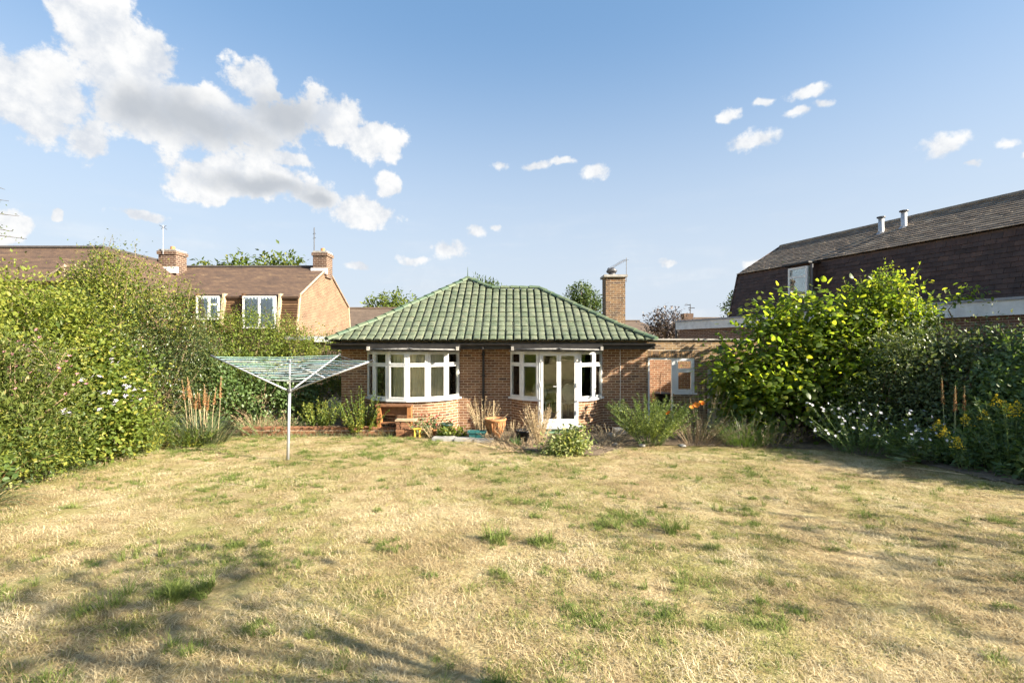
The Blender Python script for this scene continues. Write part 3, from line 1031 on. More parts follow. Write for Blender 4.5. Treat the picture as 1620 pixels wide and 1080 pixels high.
# rooms behind the glass
r_ = MB()
r_.box(-4.72, 3.66, 14.1, 19.0, 0.10, 0.29)
r_.build('room_floor', MT['carpet'], bung)
r_ = MB(); r_.box(-4.72, 3.66, 14.22, 19.0, 2.40, 2.46)
for pts in (bayL, bayR):
    c = Vector(((pts[0].x + pts[-1].x) / 2, WY + 0.2))
    for k in range(6): r_.add([(pts[k].x, pts[k].y, HEAD - 0.004), (pts[k + 1].x, pts[k + 1].y, HEAD - 0.004), (c.x, c.y, HEAD - 0.004)], [(0, 1, 2)])
r_.build('room_ceiling', MT['plaster'], bung)
r_ = MB(); r_.box(-4.72, 3.66, 18.9, 19.0, 0.29, 2.4); r_.box(-0.85, -0.75, 14.22, 18.9, 0.29, 2.4)
r_.build('room_wall', MT['plaster'], bung)
r_ = MB()
for pts in (bayR,):
    c = Vector(((pts[0].x + pts[-1].x) / 2, WY + 0.1))
    for k in range(6): r_.add([(pts[k].x, pts[k].y + 0.05, 0.285), (pts[k + 1].x, pts[k + 1].y + 0.05, 0.285), (c.x, c.y, 0.285)], [(0, 1, 2)])
r_.build('bay_floor', MT['carpet'], bung)
# curtains hang in folds round the left bow
cc = Vector((-2.85, WY))
for (t0, t1) in ((0.02, 0.28), (0.34, 0.985)):
    n = int(220 * (t1 - t0)); vs_ = []
    for i in range(n + 1):
        t = (t0 + (t1 - t0) * i / n) * 6; k = min(5, int(t)); q = bayL[k].lerp(bayL[k + 1], t - k)
        dv = (q - cc).normalized()
        edge = max(0.0, (t - 4.6) / 1.4, (1.2 - t) / 1.2)
        fold = 0.13 * (1 - 0.75 * edge) + 0.035 * (1 - 0.6 * edge) * math.sin(i * 0.8 + 1.5 * math.sin(i * 0.21)) + 0.012 * math.sin(i * 1.9)
        q = q - dv * fold
        vs_ += [(q.x, q.y, SILL + 0.02), (q.x, q.y, HEAD - 0.03)]
    cm = MB(); cm.add(vs_, [(2 * i, 2 * i + 2, 2 * i + 3, 2 * i + 1) for i in range(n)])
    cm.build('curtain', MT['curtain'], bung, True)

# chimney
ch = MB(); cx0, cx1, cy0, cy1 = 3.28, 3.96, 16.9, 17.55
ch.box(cx0, cx1, cy0, cy1, 2.4, 4.86)
chim = ch.build('chimney', MT['mortar_dark'], bung)
cmats = []
for (p_, q_) in (((cx0, cy0), (cx1, cy0)), ((cx0, cy1), (cx0, cy0)), ((cx1, cy0), (cx1, cy1))):
    cmats += brick_run(p_, q_, 2.9, 4.86, phase=0.25)
MT['brick_stack'] = piece_mat('brick_sooty', [(0.0, (0.19, 0.10, 0.052)), (0.3, (0.26, 0.155, 0.075)), (0.6, (0.12, 0.07, 0.045)), (0.85, (0.23, 0.135, 0.07)), (1.0, (0.08, 0.052, 0.042))], grain=0.5, blotch=((0.045, 0.036, 0.03), 3.2, 0.5, 0.7))
cb = unit_box('brick_piece'); cb.materials.append(MT['brick_stack'])
pieces(chim, 'brick', cb, cmats, MT['brick_stack'])
MB().box(cx0 - 0.07, cx1 + 0.07, cy0 - 0.07, cy1 + 0.07, 4.86, 4.94).build('cap', MT['concrete'], chim)
cw = MB(); cxm = P(969, 0, 17.1).x
cw.lathe((cxm, 17.2, 4.94), [(0.13, 0), (0.12, 0.09), (0.10, 0.10)], 12)
cw.tube([(cxm - 0.17, 17.2, 5.06), (cxm - 0.1, 17.2, 5.13), (cxm + 0.06, 17.2, 5.14), (cxm + 0.16, 17.2, 5.08)], [0.05, 0.1, 0.1, 0.06], 8)
cw.build('cowl', MT['dark_metal'], chim, True)


def yagi(name, label, base, top, tip, n, span=0.16, rad=0.008, group=None):
    t = thing(name, label, 'aerial', base, group)
    MB().tube([base, top], rad * 1.5, 6).build('mast', MT['dark_metal'], t)
    b_ = Vector(tip) - Vector(top)
    boom = MB().tube([Vector(top) - Vector((0, 0, 0.05)), Vector(tip) - Vector((0, 0, 0.05))], rad, 5).build('boom', MT['dark_metal'], t)
    side = b_.cross(Vector((0, 0, 1))).normalized()
    upv = side.cross(b_).normalized()
    for i in range(n):
        q = Vector(top) - Vector((0, 0, 0.05)) + b_ * ((i + 0.5) / n)
        s_ = span * (1.0 - 0.5 * i / n)
        MB().tube([q - side * s_ - upv * 0.03, q + side * s_ + upv * 0.03], rad * 0.6, 4).build('element', MT['dark_metal'], boom)
    return t


yb = P(991, 446, 17.2); 
ya = yagi('television_aerial', 'slanting television aerial on the bungalow chimney', yb, P(991, 408, 17.2), P(962, 424, 16.9), 12)
MB().tube([yb + Vector((0, 0, 0.05)), Vector((cx1 - 0.02, 17.2, yb.z + 0.05))], 0.012, 5).build('bracket', MT['dark_metal'], ya)
MB().tube([yb + Vector((0, 0, 0.22)), Vector((cx1 + 0.05, 17.2, yb.z + 0.22))], 0.012, 5).build('bracket', MT['dark_metal'], ya)

# ------------------------------------------------------------------ side passage wall
XW0, XW1, XY = 3.9, 7.2, 14.12
TOPZ = 2.63
ext = thing('passage_wall', 'yellow brick screen wall with open doorway beside the bungalow', 'wall', (5.0, XY, 0.03))
dx0, dx1, wx1 = 3.97, 4.70, 5.33
HD = 2.11
m = MB()
m.obox((XW0, XY), (dx0, XY), -0.2, 0, 0, TOPZ)
m.obox((dx0, XY), (wx1, XY), -0.2, 0, HD, TOPZ)
m.obox((dx1, XY), (wx1, XY), -0.2, 0, 0, 1.06)
m.obox((wx1, XY), (XW1, XY), -0.2, 0, 0, TOPZ)
ew = m.build('wall', MT['mortar_dark'], ext)
eb = unit_box('brick_piece'); eb.materials.append(MT['brick_yellow'])
holes = [(dx0 - XW0, dx1 - XW0, 0, HD + 0.22), (dx1 - XW0, wx1 - XW0, 1.06, HD + 0.22)]
em = brick_run((XW0, XY), (XW1, XY), 0.03, TOPZ, holes)
n = 18                                                      # soldier course over the opening
for i in range(n):
    x = dx0 + (wx1 - dx0) * (i + 0.5) / n
    em.append(Matrix(((0.061, 0, 0, x), (0, 0.05, 0, XY + 0.018 + random.uniform(-0.002, 0.002)), (0, 0, 0.205, HD + 0.11), (0, 0, 0, 1))))
pieces(ew, 'brick', eb, em, MT['brick_yellow'], rest_name='brickwork')
MB().box(XW0 + 0.1, XW1, XY - 0.05, XY + 0.25, TOPZ, TOPZ + 0.045).build('coping', MT['concrete'], ext)
m = MB()
m.box(dx0, dx0 + 0.055, XY + 0.01, XY + 0.09, 0.05, HD); m.box(dx1 - 0.03, dx1 + 0.055, XY + 0.01, XY + 0.09, 0.05, HD)
m.box(dx0 + 0.055, dx1 - 0.03, XY + 0.01, XY + 0.09, HD - 0.05, HD)
m.build('door_frame', MT['upvc'], ext)
m = MB(); wa, wb = Vector((dx1 + 0.056, XY + 0.05)), Vector((wx1, XY + 0.05))
frame_panel(m, wa, wb, 1.10, HD, 0.06, 0.07); m.obox(wa + Vector((0.06, 0)), wb - Vector((0.06, 0)), -0.034, 0.034, 1.72, 1.78)
frame_panel(m, wa + Vector((0.055, -0.02)), wb - Vector((0.055, 0.02)), 1.15, 1.735, 0.045, 0.06)
frame_panel(m, wa + Vector((0.055, -0.02)), wb - Vector((0.055, 0.02)), 1.765, HD - 0.05, 0.04, 0.06)
wf = m.build('window_frame', MT['upvc'], ext)
pane_box(wa + Vector((0.055, -0.02)), wb - Vector((0.055, 0.02)), 1.19, 1.695, 0.043, wf)
pane_box(wa + Vector((0.055, -0.02)), wb - Vector((0.055, 0.02)), 1.80, HD - 0.09, 0.038, wf)
MB().box(dx1 + 0.03, wx1 + 0.06, XY - 0.06, XY + 0.1, 1.05, 1.098).build('window_sill', MT['upvc'], ext)
# the red brick wall seen through the doorway
inn = thing('inner_wall', 'orange brick wall seen through the open doorway', 'wall', (5.0, 16.6, 0))
m = MB(); m.obox((4.1, 16.6), (7.2, 16.6), -0.2, 0, 0, 2.5); iw = m.build('wall', MT['mortar'], inn)
ib = unit_box('brick_piece'); ib.materials.append(MT['brick_red'])
pieces(iw, 'brick', ib, brick_run((4.1, 16.6), (7.2, 16.6), 0.03, 2.5), MT['brick_red'], limit=120, rest_name='brickwork')

# pale wooden gate panel by the big shrub
g0 = P(1125, 0, 13.9).x
gt = thing('wooden_panel', 'pale grey wooden board panel half hidden by the big shrub', 'panel', (g0 + 0.5, 13.95, 0.03))
for i in range(8):
    MB().box(g0 + i * 0.125, g0 + i * 0.125 + 0.118, 13.93 + 0.004 * (i % 2), 13.955, 0.1, 1.74 + 0.01 * (i % 3)).build('board', plain('grey_board', (0.42, 0.39, 0.34), 0.9, var=0.15, scale=10) if i == 0 else bpy.data.materials['grey_board'], gt)
MB().box(g0, g0 + 0.99, 13.957, 14.0, 1.4, 1.48).build('rail', bpy.data.materials['grey_board'], gt)
MB().box(g0 - 0.07, g0 - 0.004, 13.92, 13.99, 0.03, 1.8).build('post', bpy.data.materials['grey_board'], gt)

# ------------------------------------------------------------------ the terrace on the right
DR = Vector((-0.333, 0.943)).normalized(); NR = Vector((DR.y, -DR.x))      # along the building, and away from the garden


def rb(n, s): return NR * n + DR * s


GN, KN, RN = 16.1, 17.4, 20.0                                              # garage wall, mansard knee, ridge
GZ0, GZ1, KZ, RZ = 3.27, 3.68, 5.72, 7.2
SE, SG, SN = 17.7, 20.2, -13.0                                             # far end of the house, of the low block, near end
hr = thing('tile_hung_house', 'dark tile-hung mansard house rising above the right hand hedge', 'house', (*rb(18.5, 3), 0.3))
m = MB()
a, b = rb(GN + 0.55, SE), rb(GN + 0.55, SN)


def prof(n_, z_, s_): q = rb(n_, s_); return (q.x, q.y, z_)


BN = GN + 0.75
pr = [(BN, 0.2), (BN, GZ1 - 0.1), (KN, KZ), (RN, RZ), (RN + 2.6, KZ), (RN + 3.2, GZ1), (RN + 3.2, 0.2)]
e0 = [prof(n_, z_, SE) for n_, z_ in pr]; e1 = [prof(n_, z_, SN) for n_, z_ in pr]
k = len(pr)
m.add(e0 + e1, [tuple(range(k)), tuple(range(2 * k - 1, k - 1, -1))] + [(i, i + k, i + k + 1, i + 1) for i in range(k - 1)])
body = m.build('wall', plain('house_shell', (0.10, 0.065, 0.05), 0.9), hr)


def slope_tiles(n0, z0, n1, z1, s0, s1, tw, gauge, th=0.018):
    """tiles lying on the slope from (n0, z0) up to (n1, z1); returns matrices for a unit box"""
    out = []
    up2 = Vector((n1 - n0, z1 - z0)); Ln = up2.length; up2.normalize()
    upv = Vector((NR.x * up2.x, NR.y * up2.x, up2.y)); xa = Vector((-DR.x, -DR.y, 0)); nv = xa.cross(upv).normalized()
    rows = int(Ln / gauge)
    for r_i in range(rows):
        s = s0 - (tw / 2 if r_i % 2 else 0)
        while s > s1:
            c2 = rb(n0, s - tw / 2); base = Vector((c2.x, c2.y, z0)) + upv * (gauge * (r_i + 0.5))
            tilt = 0.09 + random.uniform(-0.02, 0.025)
            u2 = (upv - nv * tilt).normalized(); n2 = xa.cross(u2).normalized()
            base = base + nv * (0.022 + random.uniform(-0.003, 0.003))
            X = xa * (tw - 0.006); Yv = u2 * (gauge + 0.03); Z = n2 * th
            out.append(Matrix(((X.x, Yv.x, Z.x, base.x), (X.y, Yv.y, Z.y, base.y), (X.z, Yv.z, Z.z, base.z), (0, 0, 0, 1))))
            s -= tw
    return out


ht = unit_box('hanging_tile'); ht.materials.append(MT['hang_dark'])
# window opening in the tile hanging
ws = None
for s_ in np.arange(2, 17, 0.02):
    q = rb(KN - 0.3, s_)
    if abs(810 + 765 * q.x / q.y - 1271) < 1.0: ws = s_
WS0, WS1 = ws + 0.42, ws - 0.42
def near_win(mm):
    t = mm.translation; s_ = t.x * DR.x + t.y * DR.y
    return WS1 - 0.1 < s_ < WS0 + 0.1 and 4.2 < t.z < 5.75
tl = [q for q in slope_tiles(BN, GZ1 - 0.1, KN, KZ, SE, SN, 0.27, 0.15) if not near_win(q)]
pieces(body, 'hanging_tile', ht, tl, MT['hang_dark'], rest_name='tile_hanging')
rt = unit_box('roof_tile'); rt.materials.append(MT['roof_grey'])
pieces(body, 'roof_tile', rt, slope_tiles(KN - 0.08, KZ + 0.01, RN, RZ, SE, SN, 0.30, 0.20), MT['roof_grey'], rest_name='roof_tiles')
m = MB()
for i in range(60):
    s0 = SE - i * 0.5
    if s0 - 0.5 < SN: break
    q0, q1 = rb(RN, s0), rb(RN, s0 - 0.495)
    m.tube([(q0.x, q0.y, RZ + 0.0), (q1.x, q1.y, RZ + 0.012)], [0.11, 0.10], 6)
m.build('ridge', MT['roof_grey'], body)
# end verge along the far profile
m = MB()
for (i, j) in ((1, 2), (2, 3)):
    m.tube([Vector(e0[i]) + Vector((0, 0, 0.03)), Vector(e0[j]) + Vector((0, 0, 0.03))], 0.05, 5)
m.build('verge', MT['hang_dark'], body)
# dormer window, upright
wz0, wz1 = 4.36, 5.52
pa, pb = rb(BN + 0.02, WS0), rb(BN + 0.02, WS1)
dm = MB()
din = KN + 0.4
for s_ in (WS0 + 0.03, WS1 - 0.03):
    q = [rb(BN + 0.06, s_), rb(din, s_)]
    dm.add([(q[0].x, q[0].y, wz0 - 0.1), (q[1].x, q[1].y, wz0 - 0.1), (q[1].x, q[1].y, wz1 + 0.1), (q[0].x, q[0].y, wz1 + 0.1)], [(0, 1, 2, 3)])
dm.obox(pa + Vector((0, 0)), pb, -0.35, -0.07, wz0 - 0.15, wz1 + 0.1)
dcol = dm.build('dormer', MT['hang_dark'], hr)
dm = MB(); dm.obox(rb(BN - 0.12, WS0 + 0.25), rb(BN - 0.12, WS1 - 0.12), -0.9, 0, wz1 + 0.1, wz1 + 0.16); dm.build('dormer_roof', MT['black_paint'], dcol)
wm = MB(); pa2, pb2 = rb(BN - 0.02, WS0), rb(BN - 0.02, WS1)
frame_panel(wm, pa2, pb2, wz0, wz1, 0.075, 0.07)
dd = (pb2 - pa2).normalized(); wm.obox(pa2 + dd * 0.075, pb2 - dd * 0.075, -0.035, 0.035, 5.10, 5.17)
wfr = wm.build('window_frame', MT['upvc'], hr)
pane_box(pa2, pb2, wz0 + 0.07, 5.105, 0.07, wfr, 'glass_far'); pane_box(pa2, pb2, 5.165, wz1 - 0.07, 0.07, wfr, 'glass_far')
wm = MB(); wm.obox(pa2 + NR * 0.10, pb2 + NR * 0.10, -0.02, 0, wz0, wz1); wm.build('blind', plain('green_net', (0.42, 0.48, 0.42), 0.9), wfr)
q = rb(BN - 0.08, WS1 - 0.22)
MB().tube([(q.x, q.y, 5.55), (q.x, q.y, 4.9), (q.x, q.y, 3.7)], 0.045, 7).build('downpipe', MT['dark_metal'], hr)
# flue pipes
for (u, v0, v1) in ((1394, 358, 385), (1430, 338, 366)):
    n_ = KN + (RN - KN) * (0.62 if u < 1400 else 0.66)
    zz = KZ + (RZ - KZ) * (0.62 if u < 1400 else 0.66)
    r0 = (u - 810) / 765; t = n_ / (NR.x * r0 + NR.y)
    base = Vector((r0 * t, t, zz - 0.05)); hgt = 0.62
    f = MB(); f.lathe(base, [(0.09, 0), (0.09, hgt), (0.0, hgt)], 12)
    fo = f.build('flue', MT['metal'], hr, True)
    f = MB(); f.lathe(base + Vector((0, 0, hgt)), [(0.09, 0), (0.14, 0.02), (0.14, 0.06), (0, 0.09)], 12); f.build('cap', MT['dark_metal'], fo)
    f = MB(); f.lathe(base, [(0.2, 0.0), (0.1, 0.12)], 10); f.build('flashing', MT['lead'], fo)

# flat roofed block in front of it
gb = thing('flat_roofed_block', 'flat-roofed brick block with broad white fascia along the right hand boundary', 'building', (*rb(GN, 4), 0.3))
m = MB(); a, b = rb(GN, SG), rb(GN, SN)
m.obox(a, b, -0.745, 0, 0.2, GZ0)
m.obox(a, rb(GN, SE + 0.01), -5.0, -0.746, 0.2, GZ0)
gw = m.build('wall', MT['mortar_dark'], gb)
gbk = unit_box('brick_piece'); gbk.materials.append(MT['brick_plum'])
pieces(gw, 'brick', gbk, brick_run(a, rb(GN, 1.0), 1.4, GZ0), MT['brick_plum'], rest_name='brickwork', hide=lambda t: t.z < 2.55)
m = MB(); m.obox(a - DR * -0.12, b, 0.005, 0.14, GZ0 - 0.02, GZ1 - 0.05); m.build('fascia', MT['old_white'], gb)
m = MB(); m.obox(a - DR * -0.16, b, -0.72, 0.18, GZ1 - 0.049, GZ1 + 0.02); m.obox(a - DR * -0.16, rb(GN, SE + 0.02), -5.0, -0.721, GZ1 - 0.049, GZ1 + 0.02); m.build('roof_edge', MT['lead'], gb)
q = a + DR * 0.25
MB().tube([(q.x, q.y, 0.2), (q.x, q.y, GZ1)], 0.06, 7).build('downpipe', MT['dark_metal'], gb)

# ------------------------------------------------------------------ the terrace on the left
hl = thing('gambrel_house', 'brown-roofed house with tan brick gable end and two lit windows', 'house', (-15, 28, 0))
GX, Y0, Y1 = -10.7, 24.0, 32.0
RYl, RZl, KZl, BZl = 28.0, 6.95, 5.0, 3.1
FX = -19.6
fk, bk = 24.35, 31.6                                         # front and back knees
gp = [(Y0, 0.0), (Y0, BZl), (fk, KZl), (RYl, RZl), (bk, KZl), (Y1, BZl), (Y1, 0.0)]
m = MB(); m.slab([(GX, y, z) for y, z in gp], -0.25)
gable = m.build('gable_wall', MT['far_brick_tan'], hl)
m = MB()
for (i, j) in ((1, 2), (2, 3), (3, 4), (4, 5)):
    pa, pb = Vector((GX + 0.02, gp[i][0], gp[i][1])), Vector((GX + 0.02, gp[j][0], gp[j][1]))
    m.tube([pa, pb], 0.055, 5)
m.build('verge', MT['wood_pale'], gable)
m = MB()
m.slab([(FX, fk - 0.25, KZl - 0.10), (GX + 0.06, fk - 0.25, KZl - 0.10), (GX + 0.06, RYl, RZl + 0.02), (FX, RYl, RZl + 0.02)], 0.12)
m.slab([(GX + 0.06, bk, KZl), (FX, bk, KZl), (FX, RYl, RZl + 0.02), (GX + 0.06, RYl, RZl + 0.02)], 0.12)
lroof = m.build('roof', MT['roof_brown'], hl)
m = MB(); m.tube([(FX, RYl, RZl + 0.05), (GX + 0.1, RYl, RZl + 0.05)], 0.09, 6); m.build('ridge', plain('ridge_dark', (0.07, 0.06, 0.055), 0.9), lroof)
# tile-hung front with two upright windows
m = MB()
m.slab([(FX, Y0, BZl - 1), (GX, Y0, BZl - 1), (GX, fk, KZl), (FX, fk, KZl)], 0.1)
m.box(FX, GX - 0.25, Y0 + 0.02, Y0 + 0.2, 0, BZl - 1)
front = m.build('front_wall', plain('batten_dark', (0.05, 0.03, 0.02), 0.9), hl)
fw = [(P(313, 0, Y0).x, P(349, 0, Y0).x, 3.73, 5.0, 0.55), (P(386, 0, Y0).x, P(438, 0, Y0).x, 3.3, 5.0, 0.5)]
bt = unit_box('hanging_tile'); bt.materials.append(MT['hang_brown'])
tl = []
upv = Vector((0, fk - Y0, KZl - BZl + 0.0)).normalized(); nv = Vector((0, -upv.z, upv.y))
for r_i in range(15):
    base = Vector((0, Y0, BZl + 0.0)) + upv * (0.125 * (r_i + 0.5))
    x = FX
    cuts = sorted([FX, GX - 0.01] + [q for w__ in fw for q in (w__[0] - 0.15, w__[1] + 0.15)])
    for (x, xe) in zip(cuts[:-1], cuts[1:]):
        w_ = xe - x
        xm = x + w_ / 2
        if not any(x0 - 0.1 < xm < x1 + 0.1 and base.z > z0 - 0.3 for (x0, x1, z0, z1, sp) in fw):
            u2 = (upv - nv * 0.30).normalized(); n2 = Vector((1, 0, 0)).cross(u2)
            o = base + nv * 0.045 + Vector((xm, 0, 0))
            tl.append(Matrix(((w_ - 0.001, 0, 0, o.x), (0, u2.y * 0.15, n2.y * 0.03, o.y), (0, u2.z * 0.15, n2.z * 0.03, o.z), (0, 0, 0, 1))))
pieces(front, 'hanging_tile', bt, tl, MT['hang_brown'], limit=0, rest_name='tile_hanging')
for (x0, x1, z0, z1, sp) in fw:
    yy = Y0 - 0.10
    m = MB()
    pa, pb = Vector((x0, yy)), Vector((x1, yy))
    frame_panel(m, pa, pb, z0, z1 - 0.1, 0.07, 0.08)
    xm = x0 + (x1 - x0) * sp
    m.box(xm - 0.05, xm + 0.05, yy - 0.04, yy + 0.04, z0 + 0.07, z1 - 0.17)
    if sp > 0.52: m.box(xm + 0.05, x1 - 0.07, yy - 0.038, yy + 0.038, z1 - 0.55, z1 - 0.47)
    wf = m.build('window_frame', MT['upvc'], hl)
    pane_box(Vector((x0, yy)), Vector((xm, yy)), z0 + 0.06, z1 - 0.16, 0.05, wf, 'glass_far'); pane_box(Vector((xm, yy)), Vector((x1, yy)), z0 + 0.06, z1 - 0.16, 0.05, wf, 'glass_far')
    n = 40; vs_ = []
    for i in range(n + 1):
        x = x0 + 0.05 + (x1 - x0 - 0.1) * i / n
        vs_ += [(x, yy + 0.14 + 0.02 * math.sin(i * 1.4), z0 + 0.05), (x, yy + 0.14 + 0.02 * math.sin(i * 1.4 + 0.4), z1 - 0.15)]
    MB().add(vs_, [(2 * i, 2 * i + 2, 2 * i + 3, 2 * i + 1) for i in range(n)]).build('net_curtain', MT['net'], wf, True)
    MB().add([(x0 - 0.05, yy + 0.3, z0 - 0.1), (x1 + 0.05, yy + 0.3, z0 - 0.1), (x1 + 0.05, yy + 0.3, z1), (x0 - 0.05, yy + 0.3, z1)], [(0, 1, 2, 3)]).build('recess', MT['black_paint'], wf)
    for (xc, sg) in ((x0 - 0.1, -1), (x1 + 0.1, 1)):          # leaning cheeks of the dormer recess
        c = MB(); c.add([(xc - 0.05, yy - 0.12, z0 - 0.25), (xc + 0.05, yy - 0.12, z0 - 0.25), (xc + 0.05, yy + 0.4, z0 - 0.25), (xc - 0.05, yy + 0.4, z0 - 0.25),
                         (xc - 0.05, yy + 0.16, z1 + 0.05), (xc + 0.05, yy + 0.16, z1 + 0.05), (xc + 0.05, yy + 0.5, z1 + 0.05), (xc - 0.05, yy + 0.5, z1 + 0.05)],
                        [(0, 1, 5, 4), (1, 2, 6, 5), (3, 0, 4, 7), (4, 5, 6, 7)])
        c.build('dormer_cheek', MT['wood_pale'] if sg > 0 else MT['hang_brown'], hl)


def chimney_stack(parent, x0, x1, y0, y1, z0, z1, mat):
    m = MB(); m.box(x0, x1, y0, y1, z0, z1 - 0.28)
    c = m.build('chimney', mat, parent)
    MB().box(x0 - 0.06, x1 + 0.06, y0 - 0.06, y1 + 0.06, z1 - 0.279, z1 - 0.1).build('corbel', mat, c)
    MB().box(x0 - 0.01, x1 + 0.01, y0 - 0.01, y1 + 0.01, z1 - 0.099, z1).build('cap', MT['stone'], c)
    MB().lathe(((x0 + x1) / 2, (y0 + y1) / 2, z1), [(0.13, 0), (0.11, 0.22), (0.0, 0.22)], 10).build('chimney_pot', MT['terracotta'], c)
    return c


q = P(511, 0, 28.0)
c = chimney_stack(hl, q.x - 0.42, q.x + 0.36, 27.6, 28.5, RZl - 0.6, 7.85, MT['far_brick_dark'])
MB().box(q.x - 0.5, q.x + 0.42, 27.5, 27.59, RZl - 0.42, RZl - 0.1).build('flashing', MT['white_flash'], c)
b0 = P(497, 424, 27.8)
al = thing('mast_aerial', 'tall thin aerial mast beside the gable chimney', 'aerial', b0)
MB().tube([b0, P(497, 360, 27.8)], 0.025, 6).build('mast', MT['dark_metal'], al)
for zz in (0.3, 0.55): MB().tube([P(495, 362, 27.8) - Vector((0, 0, zz)), P(499.5, 361, 27.8) - Vector((0, 0, zz))], 0.015, 4).build('element', MT['dark_metal'], al)
# low flat roof at the foot of the gable
fl = thing('flat_roof_garage', 'low flat-roofed garage at the foot of the tan gable', 'garage', (-9.3, 25.5, 0))
MB().box(GX + 0.02, -7.6, 22.6, 30.5, 2.72, 2.9).build('roof', MT['lead'], fl)
MB().box(GX + 0.3, -7.8, 22.9, 30.3, 0, 2.719).build('wall', MT['far_brick_dark'], fl)
MB().box(P(497, 0, 22.5).x, P(523, 0, 22.5).x, 22.52, 22.59, 2.62, 2.86).build('fascia', MT['old_white'], fl)

# wing that turns towards the garden, and the front range left of it
hw = thing('corner_house', 'brown-roofed house turning the corner at the far left behind the hedge', 'house', (-22, 23, 0))
WXr = -19.6
m = MB()
m.slab([(WXr, 23.2, 7.12), (WXr, 29.0, 7.12), (WXr + 2.5, 29.0, 5.2), (WXr + 2.5, 21.6, 5.2)][::-1], 0.12)
m.slab([(WXr + 2.5, 29.0, 5.2), (WXr + 3.0, 29.0, 3.2), (WXr + 3.0, 21.4, 3.2), (WXr + 2.5, 21.6, 5.2)], -0.12)
m.slab([(-40, 23.2, 7.12), (-40, 20.6, 5.2), (WXr + 2.2, 20.6, 5.2), (WXr, 23.2, 7.12)], 0.12)
m.slab([(-40, 23.2, 7.1), (WXr, 23.2, 7.1), (WXr, 29, 7.1), (-40, 29, 5.0)], 0.1)
m.poly([(WXr + 2.2, 20.62, 5.1), (WXr + 3.0, 21.4, 3.2), (WXr + 2.5, 21.6, 5.2), (WXr, 23.2, 7.1)])
m.poly([(WXr + 2.2, 20.62, 5.1), (WXr + 2.4, 20.9, 2.0), (WXr + 3.0, 21.4, 2.0), (WXr + 3.0, 21.4, 3.2)])
wr = m.build('roof', MT['roof_brown'], hw)
m = MB(); m.tube([(-40, 23.2, 7.16), (WXr, 23.2, 7.16), (WXr, 28.5, 7.16)], 0.09, 6); m.build('ridge', bpy.data.materials['ridge_dark'], wr)
m = MB(); m.box(-40, WXr + 2.4, 20.8, 29, 0, 5.12); m.build('wall', MT['far_brick_dark'], hw)
q = P(273, 0, 27.0)
c = chimney_stack(hw, q.x - 0.5, q.x + 0.45, 26.6, 27.5, 6.2, 7.75, MT['far_brick_dark'])
MB().box(q.x - 0.2, q.x + 0.62, 26.45, 26.59, 6.42, 6.75).build('flashing', MT['white_flash'], c)
b0 = P(258, 402, 26.5)
al = thing('mast_aerial', 'thin aerial mast with cross bars by the corner house chimney', 'aerial', b0)
MB().tube([b0, P(258, 356, 26.5)], 0.018, 6).build('mast', MT['metal'], al)
MB().tube([P(252, 356, 26.5), P(264, 363, 26.5)], 0.014, 4).build('element', MT['dark_metal'], al)
MB().tube([P(255, 362, 26.5), P(263, 357, 26.5)], 0.014, 4).build('element', MT['dark_metal'], al)

# ------------------------------------------------------------------ houses further off
def far_house(name, label, u0, u1, vr, ve, Y, mat, depth=8.0, hip0=0.0, hip1=0.0, wallmat=None):
    a, b = P(u0, vr, Y + depth / 2), P(u1, vr, Y + depth / 2)
    ez = P(u0, ve, Y).z
    x0, x1 = P(u0, 0, Y).x - 0.4, P(u1, 0, Y).x + 0.4
    x0, x1 = min(x0, a.x - hip0), max(x1, b.x + hip1)
    t = thing(name, label, 'house', ((x0 + x1) / 2, Y, 0))
    m = MB(); rz = a.z
    m.slab([(x0, Y, ez), (x1, Y, ez), (b.x, Y + depth / 2, rz), (a.x, Y + depth / 2, rz)], 0.15)
    m.slab([(x1, Y + depth, ez), (x0, Y + depth, ez), (a.x, Y + depth / 2, rz), (b.x, Y + depth / 2, rz)], 0.15)
    m.poly([(x1, Y, ez), (x1, Y + depth, ez), (b.x, Y + depth / 2, rz)]); m.poly([(x0, Y + depth, ez), (x0, Y, ez), (a.x, Y + depth / 2, rz)])
    r_ = m.build('roof', mat, t)
    MB().tube([(a.x, Y + depth / 2, rz + 0.02), (b.x, Y + depth / 2, rz + 0.02)], 0.12, 6).build('ridge', mat, r_)
    MB().box(x0 + 0.4, x1 - 0.4, Y + 0.4, Y + depth - 0.4, -0.5, ez - 0.02).build('wall', wallmat or MT['far_brick_dark'], t)
    return t


far_house('distant_house', 'long low brown roof between the tan gable and the bungalow', 545, 660, 488, 520, 40, MT['roof_brown2'])
far_house('distant_house', 'small brown roof behind the bungalow chimney', 985, 1012, 508, 530, 45, MT['roof_brown2'], hip1=2.0)
ht_ = far_house('distant_house', 'low brown roof with tiny chimney behind the flat white fascia', 1098, 1180, 503.5, 516, 50, MT['roof_brown2'], hip0=1.5)
q = P(1087, 0, 52)
c = MB(); c.box(q.x - 0.5, q.x + 0.5, 51.5, 52.5, 3, P(0, 496, 52).z); c.build('chimney', MT['far_brick_dark'], ht_)
b0 = P(1092, 498, 52)
al = thing('mast_aerial', 'small distant aerial above the flat white fascia', 'aerial', b0)
MB().tube([b0, P(1092, 481, 52)], 0.05, 5).build('mast', MT['dark_metal'], al)
MB().tube([P(1083, 483, 52), P(1092, 482, 52)], 0.035, 4).build('element', MT['dark_metal'], al); MB().tube([P(1089, 487, 52), P(1099, 487, 52)], 0.04, 4).build('element', MT['dark_metal'], al)

# ------------------------------------------------------------------ foliage tools
def norm(a): return a / (np.linalg.norm(a, axis=-1, keepdims=True) + 1e-9)


